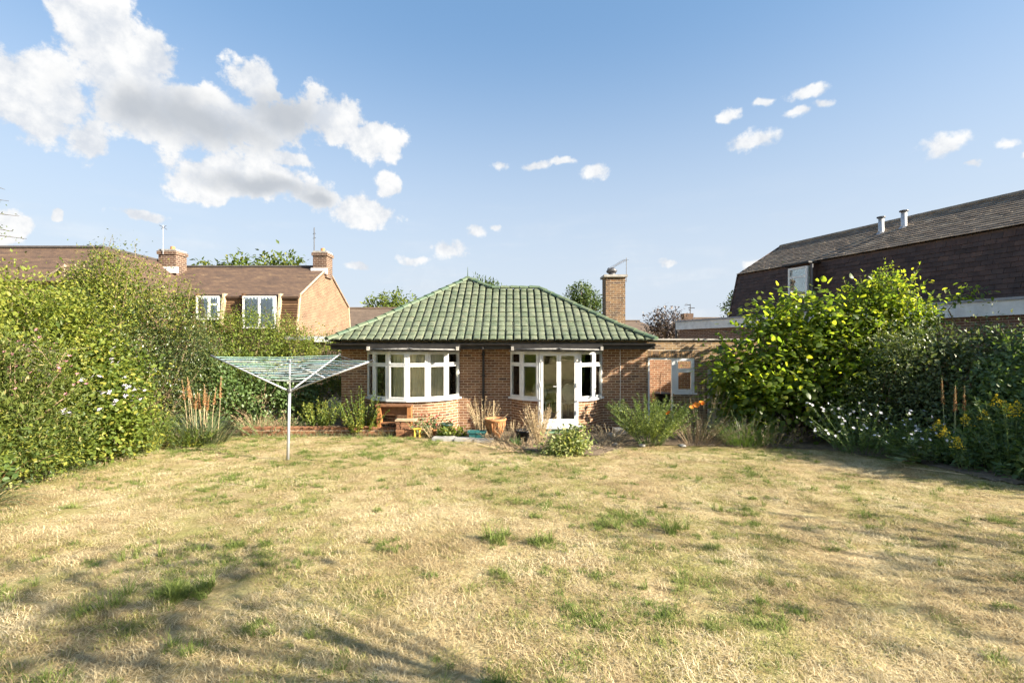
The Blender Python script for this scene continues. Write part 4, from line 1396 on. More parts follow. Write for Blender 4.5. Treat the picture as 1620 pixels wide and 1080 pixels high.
LANCE = (np.array([(0, 0, 0), (-.5, .42, .12), (0, 1, -.06), (.5, .42, .12)]), np.array([(0, 2, 1), (0, 3, 2)]))
OVAL = (np.array([(0, 0, 0), (-.42, .28, .1), (-.4, .66, .08), (0, 1, -.1), (.4, .66, .08), (.42, .28, .1)]), np.array([(0, 3, 2), (0, 2, 1), (0, 5, 4), (0, 4, 3)]))
BLADE = (np.array([(-.5, 0, 0), (.5, 0, 0), (-.42, .4, .12), (.42, .4, .12), (-.28, .75, .05), (.28, .75, .05), (0, 1, -.18)]),
         np.array([(0, 1, 3), (0, 3, 2), (2, 3, 5), (2, 5, 4), (4, 5, 6)]))
_a = [(0, 0), (.24, -.04), (.52, .06), (.66, .26), (.60, .44), (.56, .52), (.50, .70), (.30, .86), (0, 1.05), (-.30, .86), (-.50, .70), (-.56, .52), (-.60, .44), (-.66, .26), (-.52, .06), (-.24, -.04)]
FIG = (np.array([(0, .35, .0)] + [(x * .62, y, -.10 * (abs(x) + abs(y - .35))) for x, y in _a]), np.array([(0, i, i % 16 + 1) for i in range(1, 17)]))
ROUND = (np.array([(0, .4, -.06)] + [(.5 * math.sin(a), .5 - .5 * math.cos(a), .05) for a in np.linspace(0, 2 * math.pi, 9)[:-1]]), np.array([(0, i, i % 8 + 1) for i in range(1, 9)]))


def replicate(tmpl, pos, D, N, Ln, Wd):
    tv, tf = tmpl
    y = norm(D); x = norm(np.cross(y, N)); z = np.cross(x, y)
    n = len(pos)
    Ln = np.broadcast_to(Ln, n); Wd = np.broadcast_to(Wd, n)
    v = (pos[:, None] + x[:, None] * (tv[None, :, 0:1] * Wd[:, None, None]) + y[:, None] * (tv[None, :, 1:2] * Ln[:, None, None])
         + z[:, None] * (tv[None, :, 2:3] * Wd[:, None, None]))
    f = tf[None] + (np.arange(n) * len(tv))[:, None, None]
    return v.reshape(-1, 3), f.reshape(-1, 3), len(tv)


class Bag:
    def __init__(self): self.v, self.f, self.r, self.n = [], [], [], 0

    def add(self, tmpl, pos, D, N, Ln, Wd, rnd=None):
        if len(pos) == 0: return
        v, f, k = replicate(tmpl, pos, D, N, Ln, Wd)
        rnd = rng.random(len(pos)) if rnd is None else rnd
        self.v.append(v); self.f.append(f + self.n); self.r.append(np.repeat(rnd, k)); self.n += len(v)

    def build(self, name, mat, parent, kind=None):
        if not self.v: return None
        me = np_mesh(name, np.concatenate(self.v), np.concatenate(self.f), np.concatenate(self.r))
        return put(name, me, parent, mat, kind)


def rdir(n):
    return norm(rng.normal(size=(n, 3)))


def lobe_points(lobes, n, per=14, sigma=0.10, shell=0.5, floor=True):
    """leaves in clumps spread through lobed volumes, thickest near the outside; returns position, outward direction, clump tone"""
    lobes = np.array(lobes, float)
    area = (lobes[:, 3] * lobes[:, 4] + lobes[:, 4] * lobes[:, 5] + lobes[:, 3] * lobes[:, 5])
    K = max(1, n // per)
    li = rng.choice(len(lobes), K, p=area / area.sum())
    d = rdir(K)
    rr = 1 - shell * rng.random(K) ** 1.7
    rr *= 1 + 0.13 * np.sin(d[:, 0] * 5 + li) * np.sin(d[:, 2] * 6 + 2 * li) + 0.10 * rng.normal(size=K)
    c = lobes[li, :3] + d * lobes[li, 3:6] * rr[:, None]
    tone = rng.random(K)
    ci = np.repeat(np.arange(K), per)
    sg = sigma * (0.6 + 0.9 * rng.random(K))
    p = c[ci] + rng.normal(size=(K * per, 3)) * sg[ci][:, None]
    out = norm(d[ci] * 0.8 + norm(p - c[ci]) * 0.6)
    if floor:
        ok = p[:, 2] > gz(p[:, 0], p[:, 1]) + 0.02
        p, out, ci = p[ok], out[ok], ci[ok]
    return p, out, tone[ci], c


def foliage(bag, lobes, n, size, aspect=0.55, tmpl=LANCE, sigma=0.10, per=14, shell=0.5, droop=-0.1, up=0.7, tone_mix=0.5):
    p, out, tone, cs = lobe_points(lobes, n, per, sigma, shell)
    m = len(p)
    D = out * 0.7 + rdir(m) * 0.75 + np.array([0, 0, droop])
    N = np.array([0, 0, up]) + out * 0.55 + rdir(m) * 0.55
    Ln = size * (0.6 + 0.75 * rng.random(m))
    bag.add(tmpl, p, D, N, Ln, Ln * aspect, np.clip(tone * tone_mix + rng.random(m) * (1 - tone_mix), 0, 0.999))
    return cs


def branches(mb, base, targets, r0=0.03, r1=0.004, sag=0.15, sides=4):
    base = Vector(base)
    for t in targets:
        t = Vector(t)
        mid = base.lerp(t, 0.5) + Vector((random.uniform(-1, 1), random.uniform(-1, 1), random.uniform(0, 1))) * sag
        mb.tube([base + Vector((random.uniform(-.1, .1), random.uniform(-.1, .1), 0)), mid, t], [r0, (r0 + r1) / 2, r1], sides, False)


def shrub(name, label, lobes, n, size, mat, base=None, cat='shrub', group=None, twigs=30, twig_mat='twig', r0=0.03, sprigs=0, sprig_len=0.5, **kw):
    lb = np.array(lobes)
    if base is None: base = (float(lb[:, 0].mean()), float(lb[:, 1].mean()))
    bz = float(gz(*base)) + 0.01
    t = thing(name, label, cat, (base[0], base[1], bz), group)
    bag = Bag()
    cs = foliage(bag, lobes, n, size, **kw)
    if n > 8000:
        kk = {q: kw[q] for q in ('tmpl', 'aspect') if q in kw}
        lb2 = lb.copy(); lb2[:, 3:6] *= 0.72
        foliage(bag, lb2, n // 7, size * 1.7, sigma=0.2, per=10, shell=0.9, **kk)
    tw = MB()
    if twigs:
        idx = rng.choice(len(cs), min(twigs, len(cs)), replace=False)
        branches(tw, (base[0], base[1], bz), [cs[i] for i in idx if cs[i][2] > bz + 0.1], r0)
    if sprigs:                                              # long young shoots that break the outline
        zs = cs[:, 2]
        top = np.argsort(zs - 0.25 * rng.random(len(zs)) * (zs.max() - zs.min()))[::-1][:max(sprigs * 3, 10)]
        for i in rng.choice(top, min(sprigs, len(top)), replace=False):
            a = Vector(cs[i]); L_ = sprig_len * random.uniform(0.5, 1.2)
            dv = Vector((random.uniform(-.6, .6), random.uniform(-.6, .6), random.uniform(0.5, 1.0))).normalized()
            e = a + dv * L_
            tw.tube([a, a.lerp(e, 0.5) + Vector((0, 0, 0.03)), e], [0.006, 0.005, 0.002], 3, False)
            k = int(10 + L_ * 16)
            ts = np.sort(rng.random(k))
            pp = np.array(a)[None] + ts[:, None] * np.array(e - a)[None]
            D = rdir(k) + np.array(dv)[None] * 0.6
            s_ = size * (0.9 - 0.4 * ts)
            bag.add(kw.get('tmpl', LANCE), pp, D, rdir(k) * 0.5 + np.array([0, 0, 1.0]), s_, s_ * kw.get('aspect', 0.55))
    bag.build('foliage', mat, t, 'stuff')
    if tw.v: tw.build('stems', MT[twig_mat], t)
    return t, cs


def stem_plant(name, label, base, n, height, spread, mat, cat='plant', group=None, leaf=0.06, aspect=0.25, per=26, t0=0.1, tmpl=LANCE, stem_mat='green_stem',
               stem_r=0.005, lean=(0, 0), foot=0.12, up=0.5, taper=0.6, curve=0.35, hvar=0.3, stiff=0.6, kind='stuff'):
    """a plant of many stems rising from one foot, leaves along each"""
    bz = float(gz(base[0], base[1])) + 0.01
    t = thing(name, label, cat, (base[0], base[1], bz), group)
    bag = Bag(); mb = MB(); tips = []
    for i in range(n):
        a = random.uniform(0, 2 * math.pi); rr = math.sqrt(random.random())
        b0 = Vector((base[0] + math.cos(a) * rr * foot, base[1] + math.sin(a) * rr * foot, bz))
        h = height * random.uniform(1 - hvar, 1.0) * (1 - 0.25 * rr)
        e = b0 + Vector((math.cos(a) * rr * spread + lean[0], math.sin(a) * rr * spread + lean[1], h))
        m_ = b0.lerp(e, 0.5) + Vector((0, 0, h * curve * 0.4 * rr)) + Vector((random.uniform(-1, 1), random.uniform(-1, 1), 0)) * spread * 0.08
        pts = [b0 * (1 - q) ** 2 + m_ * 2 * q * (1 - q) + e * q * q for q in (0, 0.33, 0.66, 1.0)]
        mb.tube(pts, [stem_r, stem_r * 0.85, stem_r * 0.65, stem_r * 0.4], 3, False)
        tips.append(e)
        k = per
        q = t0 + (1 - t0) * np.sort(rng.random(k)); q = q[:, None]
        pp = np.array(b0)[None] * (1 - q) ** 2 + np.array(m_)[None] * 2 * q * (1 - q) + np.array(e)[None] * q * q
        ax = np.array((e - b0).normalized())[None]
        D = rdir(k) * (1 - stiff * 0.3) + ax * stiff
        s_ = leaf * (1 - (1 - taper) * q[:, 0]) * (0.7 + 0.5 * rng.random(k))
        bag.add(tmpl, pp, D, rdir(k) * 0.6 + np.array([0, 0, up]), s_, s_ * aspect, np.clip(q[:, 0] * 0.55 + 0.45 * rng.random(k), 0, 0.999))
    if per: bag.build('foliage', mat, t, kind)
    mb.build('stems', MT[stem_mat], t)
    return t, tips


def blade_clump(name, label, base, n, length, width, mat, cat='plant', group=None, spread=0.5, foot=0.12, parent=None, part='leaves', lean=(0, 0), upright=0.8):
    bz = float(gz(base[0], base[1])) + 0.005
    t = parent or thing(name, label, cat, (base[0], base[1], bz), group)
    seg = 5
    a = rng.random(n) * 2 * np.pi; rr = np.sqrt(rng.random(n))
    b0 = np.stack([base[0] + np.cos(a) * rr * foot, base[1] + np.sin(a) * rr * foot, np.full(n, bz)], 1)
    L_ = length * (0.55 + 0.55 * rng.random(n))
    out = np.stack([np.cos(a) + rng.normal(size=n) * 0.4 + lean[0], np.sin(a) + rng.normal(size=n) * 0.4 + lean[1], np.zeros(n)], 1); out = norm(out)
    el = upright * (1 - 0.35 * rr) + rng.normal(size=n) * 0.12
    arch = spread * (0.5 + rng.random(n))
    V_, F_ = [], []
    pts = []
    p = b0.copy(); ang = np.clip(el, 0.15, 1.0) * np.pi / 2
    for k in range(seg + 1):
        pts.append(p.copy())
        p = p + (out * np.cos(ang)[:, None] + np.array([0, 0, 1.0])[None] * np.sin(ang)[:, None]) * (L_ / seg)[:, None]
        ang = ang - arch * (0.25 + 0.28 * k)
    side = norm(np.cross(out, np.array([0, 0, 1.0])[None]))
    vs_ = []
    for k in range(seg + 1):
        w_ = width * (1 - (k / seg) ** 2) * 0.5 + 0.0004
        vs_.append(pts[k] - side * w_); vs_.append(pts[k] + side * w_)
    v = np.stack(vs_, 1)                                     # n, 2(seg+1), 3
    gzv = gz(v[..., 0], v[..., 1]) + 0.01
    v[..., 2] = np.maximum(v[..., 2], gzv)
    tf = []
    for k in range(seg): tf += [(2 * k, 2 * k + 1, 2 * k + 3), (2 * k, 2 * k + 3, 2 * k + 2)]
    tf = np.array(tf)
    f = tf[None] + (np.arange(n) * v.shape[1])[:, None, None]
    me = np_mesh(part, v.reshape(-1, 3), f.reshape(-1, 3), np.repeat(rng.random(n), v.shape[1]))
    put(part, me, t, mat, 'stuff')
    return t


def blossoms(parent, pts, size, mat, name='blossoms', petals=7, flat=0.6):
    """small flower heads, each a ring of petals facing mostly upwards"""
    bag = Bag()
    pts = np.array([tuple(p) for p in pts])
    up = norm(np.array([0, -0.6, 0.8])[None] + rng.normal(size=(len(pts), 3)) * 0.4)
    for k in range(petals):
        a = 2 * math.pi * k / petals
        x = norm(np.cross(up, np.array([0.3, 0.9, 0.1])[None])); y = np.cross(up, x)
        D = x * math.cos(a) + y * math.sin(a) + up * (1 - flat)
        s_ = size * (0.8 + 0.4 * rng.random(len(pts)))
        bag.add(LANCE, pts, D, up, s_, s_ * 0.6)
    return bag.build(name, mat, parent, 'stuff')


LM = {}
LM['hedge'] = leaf_mat('leaf_hedge', [(0, (0.05, 0.082, 0.018)), (0.4, (0.105, 0.15, 0.026)), (0.75, (0.185, 0.225, 0.036)), (1, (0.29, 0.28, 0.055))])
LM['olive'] = leaf_mat('leaf_olive', [(0, (0.05, 0.075, 0.02)), (0.4, (0.11, 0.145, 0.03)), (0.75, (0.185, 0.21, 0.045)), (1, (0.33, 0.27, 0.12))], 0.4)
LM['yellow'] = leaf_mat('leaf_yellow_green', [(0, (0.065, 0.105, 0.02)), (0.4, (0.135, 0.18, 0.028)), (0.75, (0.22, 0.255, 0.04)), (1, (0.33, 0.31, 0.06))], 0.4)
LM['dark'] = leaf_mat('leaf_dark', [(0, (0.024, 0.042, 0.014)), (0.4, (0.042, 0.068, 0.021)), (0.8, (0.072, 0.10, 0.026)), (1, (0.15, 0.15, 0.05))], 0.22, 0.35, spec=0.55)
LM['dull'] = leaf_mat('leaf_dull', [(0, (0.06, 0.09, 0.034)), (0.5, (0.105, 0.145, 0.052)), (0.85, (0.155, 0.19, 0.072)), (1, (0.21, 0.225, 0.10))], 0.3, 0.45, spec=0.5)
LM['fig'] = leaf_mat('leaf_fig', [(0, (0.06, 0.105, 0.024)), (0.4, (0.10, 0.155, 0.03)), (0.8, (0.16, 0.215, 0.036)), (1, (0.24, 0.26, 0.045))], 0.62, 0.42, tint=(2.4, 2.2, 0.8), spec=0.5)
LM['lush'] = leaf_mat('leaf_lush', [(0, (0.06, 0.105, 0.034)), (0.5, (0.105, 0.165, 0.048)), (1, (0.17, 0.23, 0.075))], 0.35, 0.42, spec=0.5)
LM['euph'] = leaf_mat('leaf_needle', [(0, (0.065, 0.095, 0.032)), (0.45, (0.125, 0.17, 0.05)), (0.75, (0.25, 0.30, 0.085)), (1, (0.36, 0.40, 0.14))], 0.4)
LM['cream'] = leaf_mat('leaf_cream', [(0, (0.09, 0.125, 0.035)), (0.5, (0.17, 0.21, 0.06)), (0.8, (0.33, 0.36, 0.12)), (1, (0.52, 0.50, 0.26))], 0.35)
LM['strap'] = leaf_mat('leaf_strap', [(0, (0.08, 0.115, 0.055)), (0.5, (0.135, 0.17, 0.085)), (0.9, (0.21, 0.24, 0.12)), (1, (0.33, 0.28, 0.13))], 0.3)
LM['straw'] = leaf_mat('leaf_straw', [(0, (0.29, 0.21, 0.11)), (0.5, (0.43, 0.33, 0.19)), (1, (0.56, 0.46, 0.29))], 0.3, 0.8, (1.1, 1.0, 0.8))
LM['dead'] = leaf_mat('leaf_dead', [(0, (0.30, 0.21, 0.12)), (0.5, (0.44, 0.33, 0.20)), (1, (0.60, 0.49, 0.32))], 0.25, 0.8, (1.1, 1.0, 0.8))
LM['grey'] = leaf_mat('leaf_grey', [(0, (0.15, 0.135, 0.09)), (0.5, (0.25, 0.215, 0.145)), (1, (0.36, 0.31, 0.215))], 0.25, 0.8, (1.1, 1.0, 0.8))
LM['copper'] = leaf_mat('leaf_copper', [(0, (0.055, 0.042, 0.042)), (0.5, (0.11, 0.085, 0.078)), (1, (0.20, 0.17, 0.15))], 0.2, 0.5, (1.1, 1.0, 0.9))
LM['tree'] = leaf_mat('leaf_tree', [(0, (0.03, 0.058, 0.02)), (0.5, (0.06, 0.10, 0.028)), (1, (0.11, 0.15, 0.04))], 0.3)
LM['white'] = leaf_mat('petal_white', [(0, (0.72, 0.70, 0.72)), (1, (0.82, 0.82, 0.84))], 0.3, 0.6, (1, 1, 1))
LM['pink'] = leaf_mat('petal_pink', [(0, (0.42, 0.16, 0.20)), (1, (0.58, 0.30, 0.32))], 0.3, 0.6, (1, .9, .9))
LM['lilac'] = leaf_mat('petal_lilac', [(0, (0.62, 0.56, 0.74)), (1, (0.80, 0.76, 0.84))], 0.3, 0.6, (1, 1, 1))
LM['gold'] = leaf_mat('petal_gold', [(0, (0.66, 0.48, 0.02)), (1, (0.80, 0.64, 0.05))], 0.3, 0.6, (1, 1, .6))
LM['orange'] = leaf_mat('petal_orange', [(0, (0.62, 0.17, 0.012)), (1, (0.75, 0.26, 0.02))], 0.2, 0.6, (1, .9, .6))
LM['red'] = leaf_mat('petal_red', [(0, (0.42, 0.07, 0.05)), (1, (0.55, 0.16, 0.13))], 0.2, 0.6, (1, .9, .9))
LM['rust'] = leaf_mat('seed_rust', [(0, (0.24, 0.10, 0.035)), (0.5, (0.36, 0.17, 0.065)), (1, (0.46, 0.27, 0.12))], 0.2, 0.8, (1, .9, .7))

# ------------------------------------------------------------------ grass of the lawn
def grass():
    lib = bpy.data.collections.new('grass_tufts')

    def gm(name, stops):
        m, N, L, b = new_mat(name)
        at = N.new('ShaderNodeAttribute'); at.attribute_name = 'rnd'
        g = N.new('ShaderNodeNewGeometry')
        n = N.new('ShaderNodeTexNoise'); n.inputs['Scale'].default_value = 1.1; n.inputs['Detail'].default_value = 6
        L.new(g.outputs['Position'], n.inputs['Vector'])
        a = N.new('ShaderNodeMath'); a.operation = 'MULTIPLY_ADD'; L.new(n.outputs[0], a.inputs[0]); a.inputs[1].default_value = 1.5
        s_ = N.new('ShaderNodeMath'); s_.operation = 'MULTIPLY_ADD'; L.new(at.outputs['Fac'], s_.inputs[0]); s_.inputs[1].default_value = 0.62; s_.inputs[2].default_value = -0.56
        L.new(s_.outputs[0], a.inputs[2])
        r_ = ramp_node(N, stops); L.new(a.outputs[0], r_.inputs[0]); L.new(r_.outputs[0], b.inputs['Base Color'])
        b.inputs['Roughness'].default_value = 0.75; b.inputs['Specular IOR Level'].default_value = 0.2
        tr = N.new('ShaderNodeBsdfTranslucent'); L.new(r_.outputs[0], tr.inputs['Color'])
        ms = N.new('ShaderNodeMixShader'); ms.inputs[0].default_value = 0.3
        L.new(b.outputs[0], ms.inputs[1]); L.new(tr.outputs[0], ms.inputs[2]); L.new(ms.outputs[0], N['Material Output'].inputs['Surface'])
        return m
    straw = gm('grass_straw', [(0, (0.31, 0.225, 0.115)), (0.4, (0.48, 0.38, 0.21)), (0.7, (0.62, 0.52, 0.32)), (1, (0.74, 0.66, 0.46))])
    mixed = gm('grass_fading', [(0, (0.18, 0.185, 0.05)), (0.45, (0.30, 0.29, 0.095)), (0.8, (0.41, 0.37, 0.16)), (1, (0.54, 0.47, 0.27))])
    green = gm('grass_green', [(0, (0.10, 0.15, 0.03)), (0.5, (0.165, 0.22, 0.05)), (1, (0.27, 0.30, 0.095))])

    def tuft(name, n, rad, L_, wd, lift, mat):
        a = rng.random(n) * 2 * np.pi; rr = np.sqrt(rng.random(n)) * rad
        b0 = np.stack([np.cos(a) * rr, np.sin(a) * rr, np.full(n, -0.004)], 1)
        a2 = rng.random(n) * 2 * np.pi
        out = np.stack([np.cos(a2), np.sin(a2), np.zeros(n)], 1)
        el = np.clip(lift + rng.normal(size=n) * 0.28, 0.06, 1.5)
        ln = L_ * (0.5 + 0.8 * rng.random(n))
        p1 = b0 + (out * np.cos(el)[:, None] + np.array([0, 0, 1.]) * np.sin(el)[:, None]) * (ln * .5)[:, None]
        e2 = el - 0.25 - 0.7 * rng.random(n)
        p2 = p1 + (out * np.cos(e2)[:, None] + np.array([0, 0, 1.]) * np.sin(e2)[:, None]) * (ln * .5)[:, None]
        p2[:, 2] = np.maximum(p2[:, 2], 0.002)
        sd_ = np.stack([-np.sin(a2), np.cos(a2), np.zeros(n)], 1) * wd * 0.5
        v = np.stack([b0 - sd_, b0 + sd_, p1 - sd_ * .8, p1 + sd_ * .8, p2], 1)
        f = np.array([(0, 1, 3), (0, 3, 2), (2, 3, 4)])[None] + (np.arange(n) * 5)[:, None, None]
        me = np_mesh(name, v.reshape(-1, 3), f.reshape(-1, 3), np.repeat(rng.random(n), 5))
        me.materials.append(mat)
        lib.objects.link(bpy.data.objects.new(name, me))
    # indices follow the alphabet
    tuft('tuft_a', 60, 0.10, 0.065, 0.0036, 0.22, straw)
    tuft('tuft_b', 60, 0.10, 0.050, 0.0038, 0.50, straw)
    tuft('tuft_c', 52, 0.09, 0.085, 0.0034, 0.14, straw)
    tuft('tuft_d', 54, 0.09, 0.055, 0.0036, 0.55, mixed)
    tuft('tuft_e', 54, 0.09, 0.045, 0.0036, 0.85, mixed)
    tuft('tuft_f', 42, 0.055, 0.085, 0.0040, 0.95, green)
    tuft('tuft_g', 44, 0.085, 0.050, 0.0036, 0.70, green)
    tuft('tuft_h', 30, 0.03, 0.16, 0.0045, 1.05, green)

    pts, kind, rot, scl = [], [], [], []
    for (y0, y1, dens) in ((1.2, 3.4, 240), (3.4, 5.5, 190), (5.5, 8.5, 130), (8.5, 13.6, 95)):
        x1 = min(9.0, 1.25 * y1 + 1.2)
        n = int(2 * x1 * (y1 - y0) * dens)
        x = rng.uniform(-x1, x1, n); y = rng.uniform(y0, y1, n)
        # keep out of the beds
        ok = np.ones(n, bool)
        rx = np.interp(y, [5.5, 7.4, 9.0, 10.6], [7.95, 7.65, 7.35, 6.9]); lx = np.interp(y, [4.5, 6.6, 9.8, 12.2, 13], [-7.0, -7.1, -8.1, -8.15, -7.5])
        ok &= (x < rx) & (x > lx)
        front = np.interp(x, [-7.2, -2.8, -2.2, -1.9, -0.6, 0.6, 1.7, 2.6, 3.4, 5.4, 6.8, 9], [12.65, 12.65, 12.7, 12.3, 11.3, 10.05, 9.8, 10.9, 11.2, 10.75, 10.6, 9])
        ok &= y < front + hnoise(x * 3, y * 3) * 0.12
        # thin, worn places where the thatch and soil show
        worn = hnoise(x * 2.1 + 7, y * 1.9 + 2) + 0.5 * hnoise(x * 5.3, y * 4.7 + 3)
        ok &= ~((worn < -0.55) & (rng.random(n) < 0.75))
        x, y = x[ok], y[ok]; m = len(x)
        # worn, green and straw patches
        g = hnoise(x * 0.9 + 4, y * 1.1) + 0.6 * hnoise(x * 2.6 + 1, y * 2.2 + 5) + rng.normal(size=m) * 0.35
        g += np.clip((y - 7.5) / 4, 0, 1) * 0.35 * (x < 1) + np.clip((-x - 4) / 4, 0, 1) * 0.25
        g += rng.normal(size=m) * 0.25
        g += 0.22 * np.clip((y - 5.5) / 3, 0, 1) * np.clip((3.5 - x) / 3, 0, 1)
        small = hnoise(x * 6.1 + 2, y * 5.3 + 9) + 0.8 * hnoise(x * 11.3, y * 9.7)
        g += 0.45 * small
        k = np.where(g < 0.15, rng.integers(0, 3, m), np.where(g < 0.85, rng.integers(3, 5, m), np.where(g < 1.5, 6, 5)))
        k = np.where((k > 2) & (rng.random(m) < 0.35), rng.integers(0, 3, m), k)
        pts.append(np.stack([x, y, gz(x, y)], 1)); kind.append(k)
        s_ = (0.75 + 0.5 * rng.random(m)) * (1.0 + 0.25 * np.clip((y - 6) / 6, 0, 1)); scl.append(s_)
        rot.append(np.stack([rng.normal(size=m) * 0.08, rng.normal(size=m) * 0.08, rng.random(m) * 6.283], 1))
    # separate bright tufts standing in the straw
    for i in range(230):
        x = random.uniform(-6.5, 7.0); y = random.uniform(2.2, 10.5) if random.random() < 0.8 else random.uniform(2.2, 5)
        if abs(x) > 1.15 * y or x > 7.2: continue
        q = random.randint(2, 9); r_ = random.uniform(0.03, 0.14)
        xx = x + rng.normal(size=q) * r_; yy = y + rng.normal(size=q) * r_ * 0.7
        pts.append(np.stack([xx, yy, gz(xx, yy)], 1)); kind.append(np.where(rng.random(q) < 0.15, 7, 5)); scl.append(0.4 + 0.5 * rng.random(q))
        rot.append(np.stack([np.zeros(q), np.zeros(q), rng.random(q) * 6.283], 1))
    # the large tuft near the camera
    for (x, y, q, r_) in ((-2.55, 3.72, 34, 0.10), (-2.95, 3.55, 8, 0.12), (1.15, 5.3, 7, 0.12), (1.75, 5.25, 9, 0.10), (-3.6, 4.3, 8, 0.2), (0.3, 4.85, 12, .08), (-0.15, 5.0, 10, .08)):
        xx = x + rng.normal(size=q) * r_; yy = y + rng.normal(size=q) * r_ * 0.7
        pts.append(np.stack([xx, yy, gz(xx, yy)], 1)); kind.append(np.where(rng.random(q) < 0.6, 7, 5)); scl.append(0.7 + 0.6 * rng.random(q))
        rot.append(np.stack([np.zeros(q), np.zeros(q), rng.random(q) * 6.283], 1))
    pts = np.concatenate(pts); kind = np.concatenate(kind).astype(np.int32); rot = np.concatenate(rot); scl = np.concatenate(scl)
    me = bpy.data.meshes.new('grass')
    me.vertices.add(len(pts)); me.vertices.foreach_set('co', np.ascontiguousarray(pts, np.float32).ravel())
    a = me.attributes.new('kind', 'INT', 'POINT'); a.data.foreach_set('value', kind)
    a = me.attributes.new('rot', 'FLOAT_VECTOR', 'POINT'); a.data.foreach_set('vector', np.ascontiguousarray(rot, np.float32).ravel())
    a = me.attributes.new('scl', 'FLOAT', 'POINT'); a.data.foreach_set('value', np.ascontiguousarray(scl, np.float32))
    me.update()
    o = bpy.data.objects.new('grass', me); link(o); W0[o.name] = Vector((0, 0, 0))
    tag(o, 'short dried grass and green tufts covering the lawn', 'grass', kind='stuff')
    ng = bpy.data.node_groups.new('grass_scatter', 'GeometryNodeTree')
    ng.interface.new_socket('Geometry', in_out='INPUT', socket_type='NodeSocketGeometry')
    ng.interface.new_socket('Geometry', in_out='OUTPUT', socket_type='NodeSocketGeometry')
    N, L = ng.nodes, ng.links
    gi, go = N.new('NodeGroupInput'), N.new('NodeGroupOutput')
    ci = N.new('GeometryNodeCollectionInfo'); ci.inputs['Collection'].default_value = lib
    ci.inputs['Separate Children'].default_value = True; ci.inputs['Reset Children'].default_value = True
    ip = N.new('GeometryNodeInstanceOnPoints'); ip.inputs['Pick Instance'].default_value = True

    def attr(nm, ty):
        n = N.new('GeometryNodeInputNamedAttribute'); n.data_type = ty; n.inputs['Name'].default_value = nm
        return [s_ for s_ in n.outputs if s_.name == 'Attribute' and s_.enabled][0]
    e2r = N.new('FunctionNodeEulerToRotation')
    L.new(attr('rot', 'FLOAT_VECTOR'), e2r.inputs[0])
    L.new(gi.outputs[0], ip.inputs['Points']); L.new(ci.outputs[0], ip.inputs['Instance'])
    L.new(attr('kind', 'INT'), ip.inputs['Instance Index']); L.new(e2r.outputs[0], ip.inputs['Rotation']); L.new(attr('scl', 'FLOAT'), ip.inputs['Scale'])
    L.new(ip.outputs[0], go.inputs[0])
    md = o.modifiers.new('scatter', 'NODES'); md.node_group = ng
    print('grass tufts', len(pts))


grass()

# ------------------------------------------------------------------ left border
shrub('climbing_shrub', 'bright yellow-green climber tumbling over the fence at the far left edge', [(-9.7, 8.2, 2.7, 1.1, 1.0, 1.0), (-8.9, 8.8, 2.75, 1.0, 1.0, 1.05), (-9.4, 7.4, 2.4, 1.0, .9, .9), (-8.6, 9.5, 2.6, .8, .8, .9), (-9.3, 8.6, 1.5, 1.1, 1.2, 1.0), (-10.6, 8.8, 2.9, 1.0, 1.0, 1.0), (-10.2, 9.8, 2.7, 1.0, 1.0, 1.1)],
      34000, 0.065, LM['yellow'], sprigs=26, sprig_len=0.45, per=80, sigma=0.17, shell=0.35)
shrub('tall_shrub', 'tall mixed green shrub peaking highest above the left hedge', [(-9.35, 11.4, 3.75, .85, .9, 1.0), (-9.6, 11.3, 3.2, .9, .8, 1.1), (-9.9, 11.2, 3.2, .8, .8, .9), (-8.95, 12.2, 3.25, .9, .9, .85), (-9.8, 11.2, 2.2, .9, .9, 1.2)],
      24000, 0.055, LM['hedge'], sprigs=40, sprig_len=0.6, per=70, sigma=0.15, shell=0.35)
shrub('glossy_shrub', 'dark glossy small-leaved shrub below the corner house chimney', [(-8.75, 12.4, 2.6, 1.0, .9, 1.0), (-8.55, 11.4, 2.2, .85, .8, 1.1), (-9.0, 13.0, 1.8, 1.1, .9, 1.2), (-8.6, 12.5, 1.4, .9, .9, 1.0), (-8.95, 10.6, 2.55, .75, .7, .85), (-8.7, 10.5, 1.8, .7, .6, .8)],
      34000, 0.048, LM['dark'], sprigs=18, sprig_len=0.4, sigma=0.16, per=80, shell=0.35)
shrub('hedge_bush', 'yellow-green hedge bush below the left house windows', [(-8.6, 14.4, 2.4, .95, .8, 1.2), (-7.9, 14.9, 2.4, .9, .8, 1.15), (-8.6, 14.6, 1.2, .9, .8, 1.0)], 17000, 0.06, LM['hedge'], sprigs=26, sprig_len=0.6, per=70, sigma=0.15, shell=0.35)
shrub('hedge_bush', 'rounded green hedge bush at the foot of the tan gable', [(-7.1, 15.4, 2.2, .85, .8, 1.1), (-6.4, 15.9, 1.85, .75, .7, .95), (-5.9, 16.6, 1.5, .6, .6, .8), (-7.0, 15.6, 1.0, 1.0, .7, .9)], 16000, 0.06, LM['hedge'], sprigs=16, sprig_len=0.45, per=70, sigma=0.15, shell=0.35)
shrub('ivy_bush', 'dark ivy mass in shade behind the faded flower spikes', [(-8.3, 13.3, 1.3, .9, .6, .85), (-7.3, 14.1, 1.1, .8, .5, .8), (-6.6, 14.8, .9, .8, .5, .75)], 8000, 0.075, LM['lush'], tmpl=OVAL, aspect=0.8)
shrub('shade_bush', 'green bush in the gap left of the bungalow', [(-5.9, 17.6, 1.1, .7, .6, 1.1), (-5.5, 18.6, 1.4, .5, .6, 1.3)], 4500, 0.07, LM['hedge'])
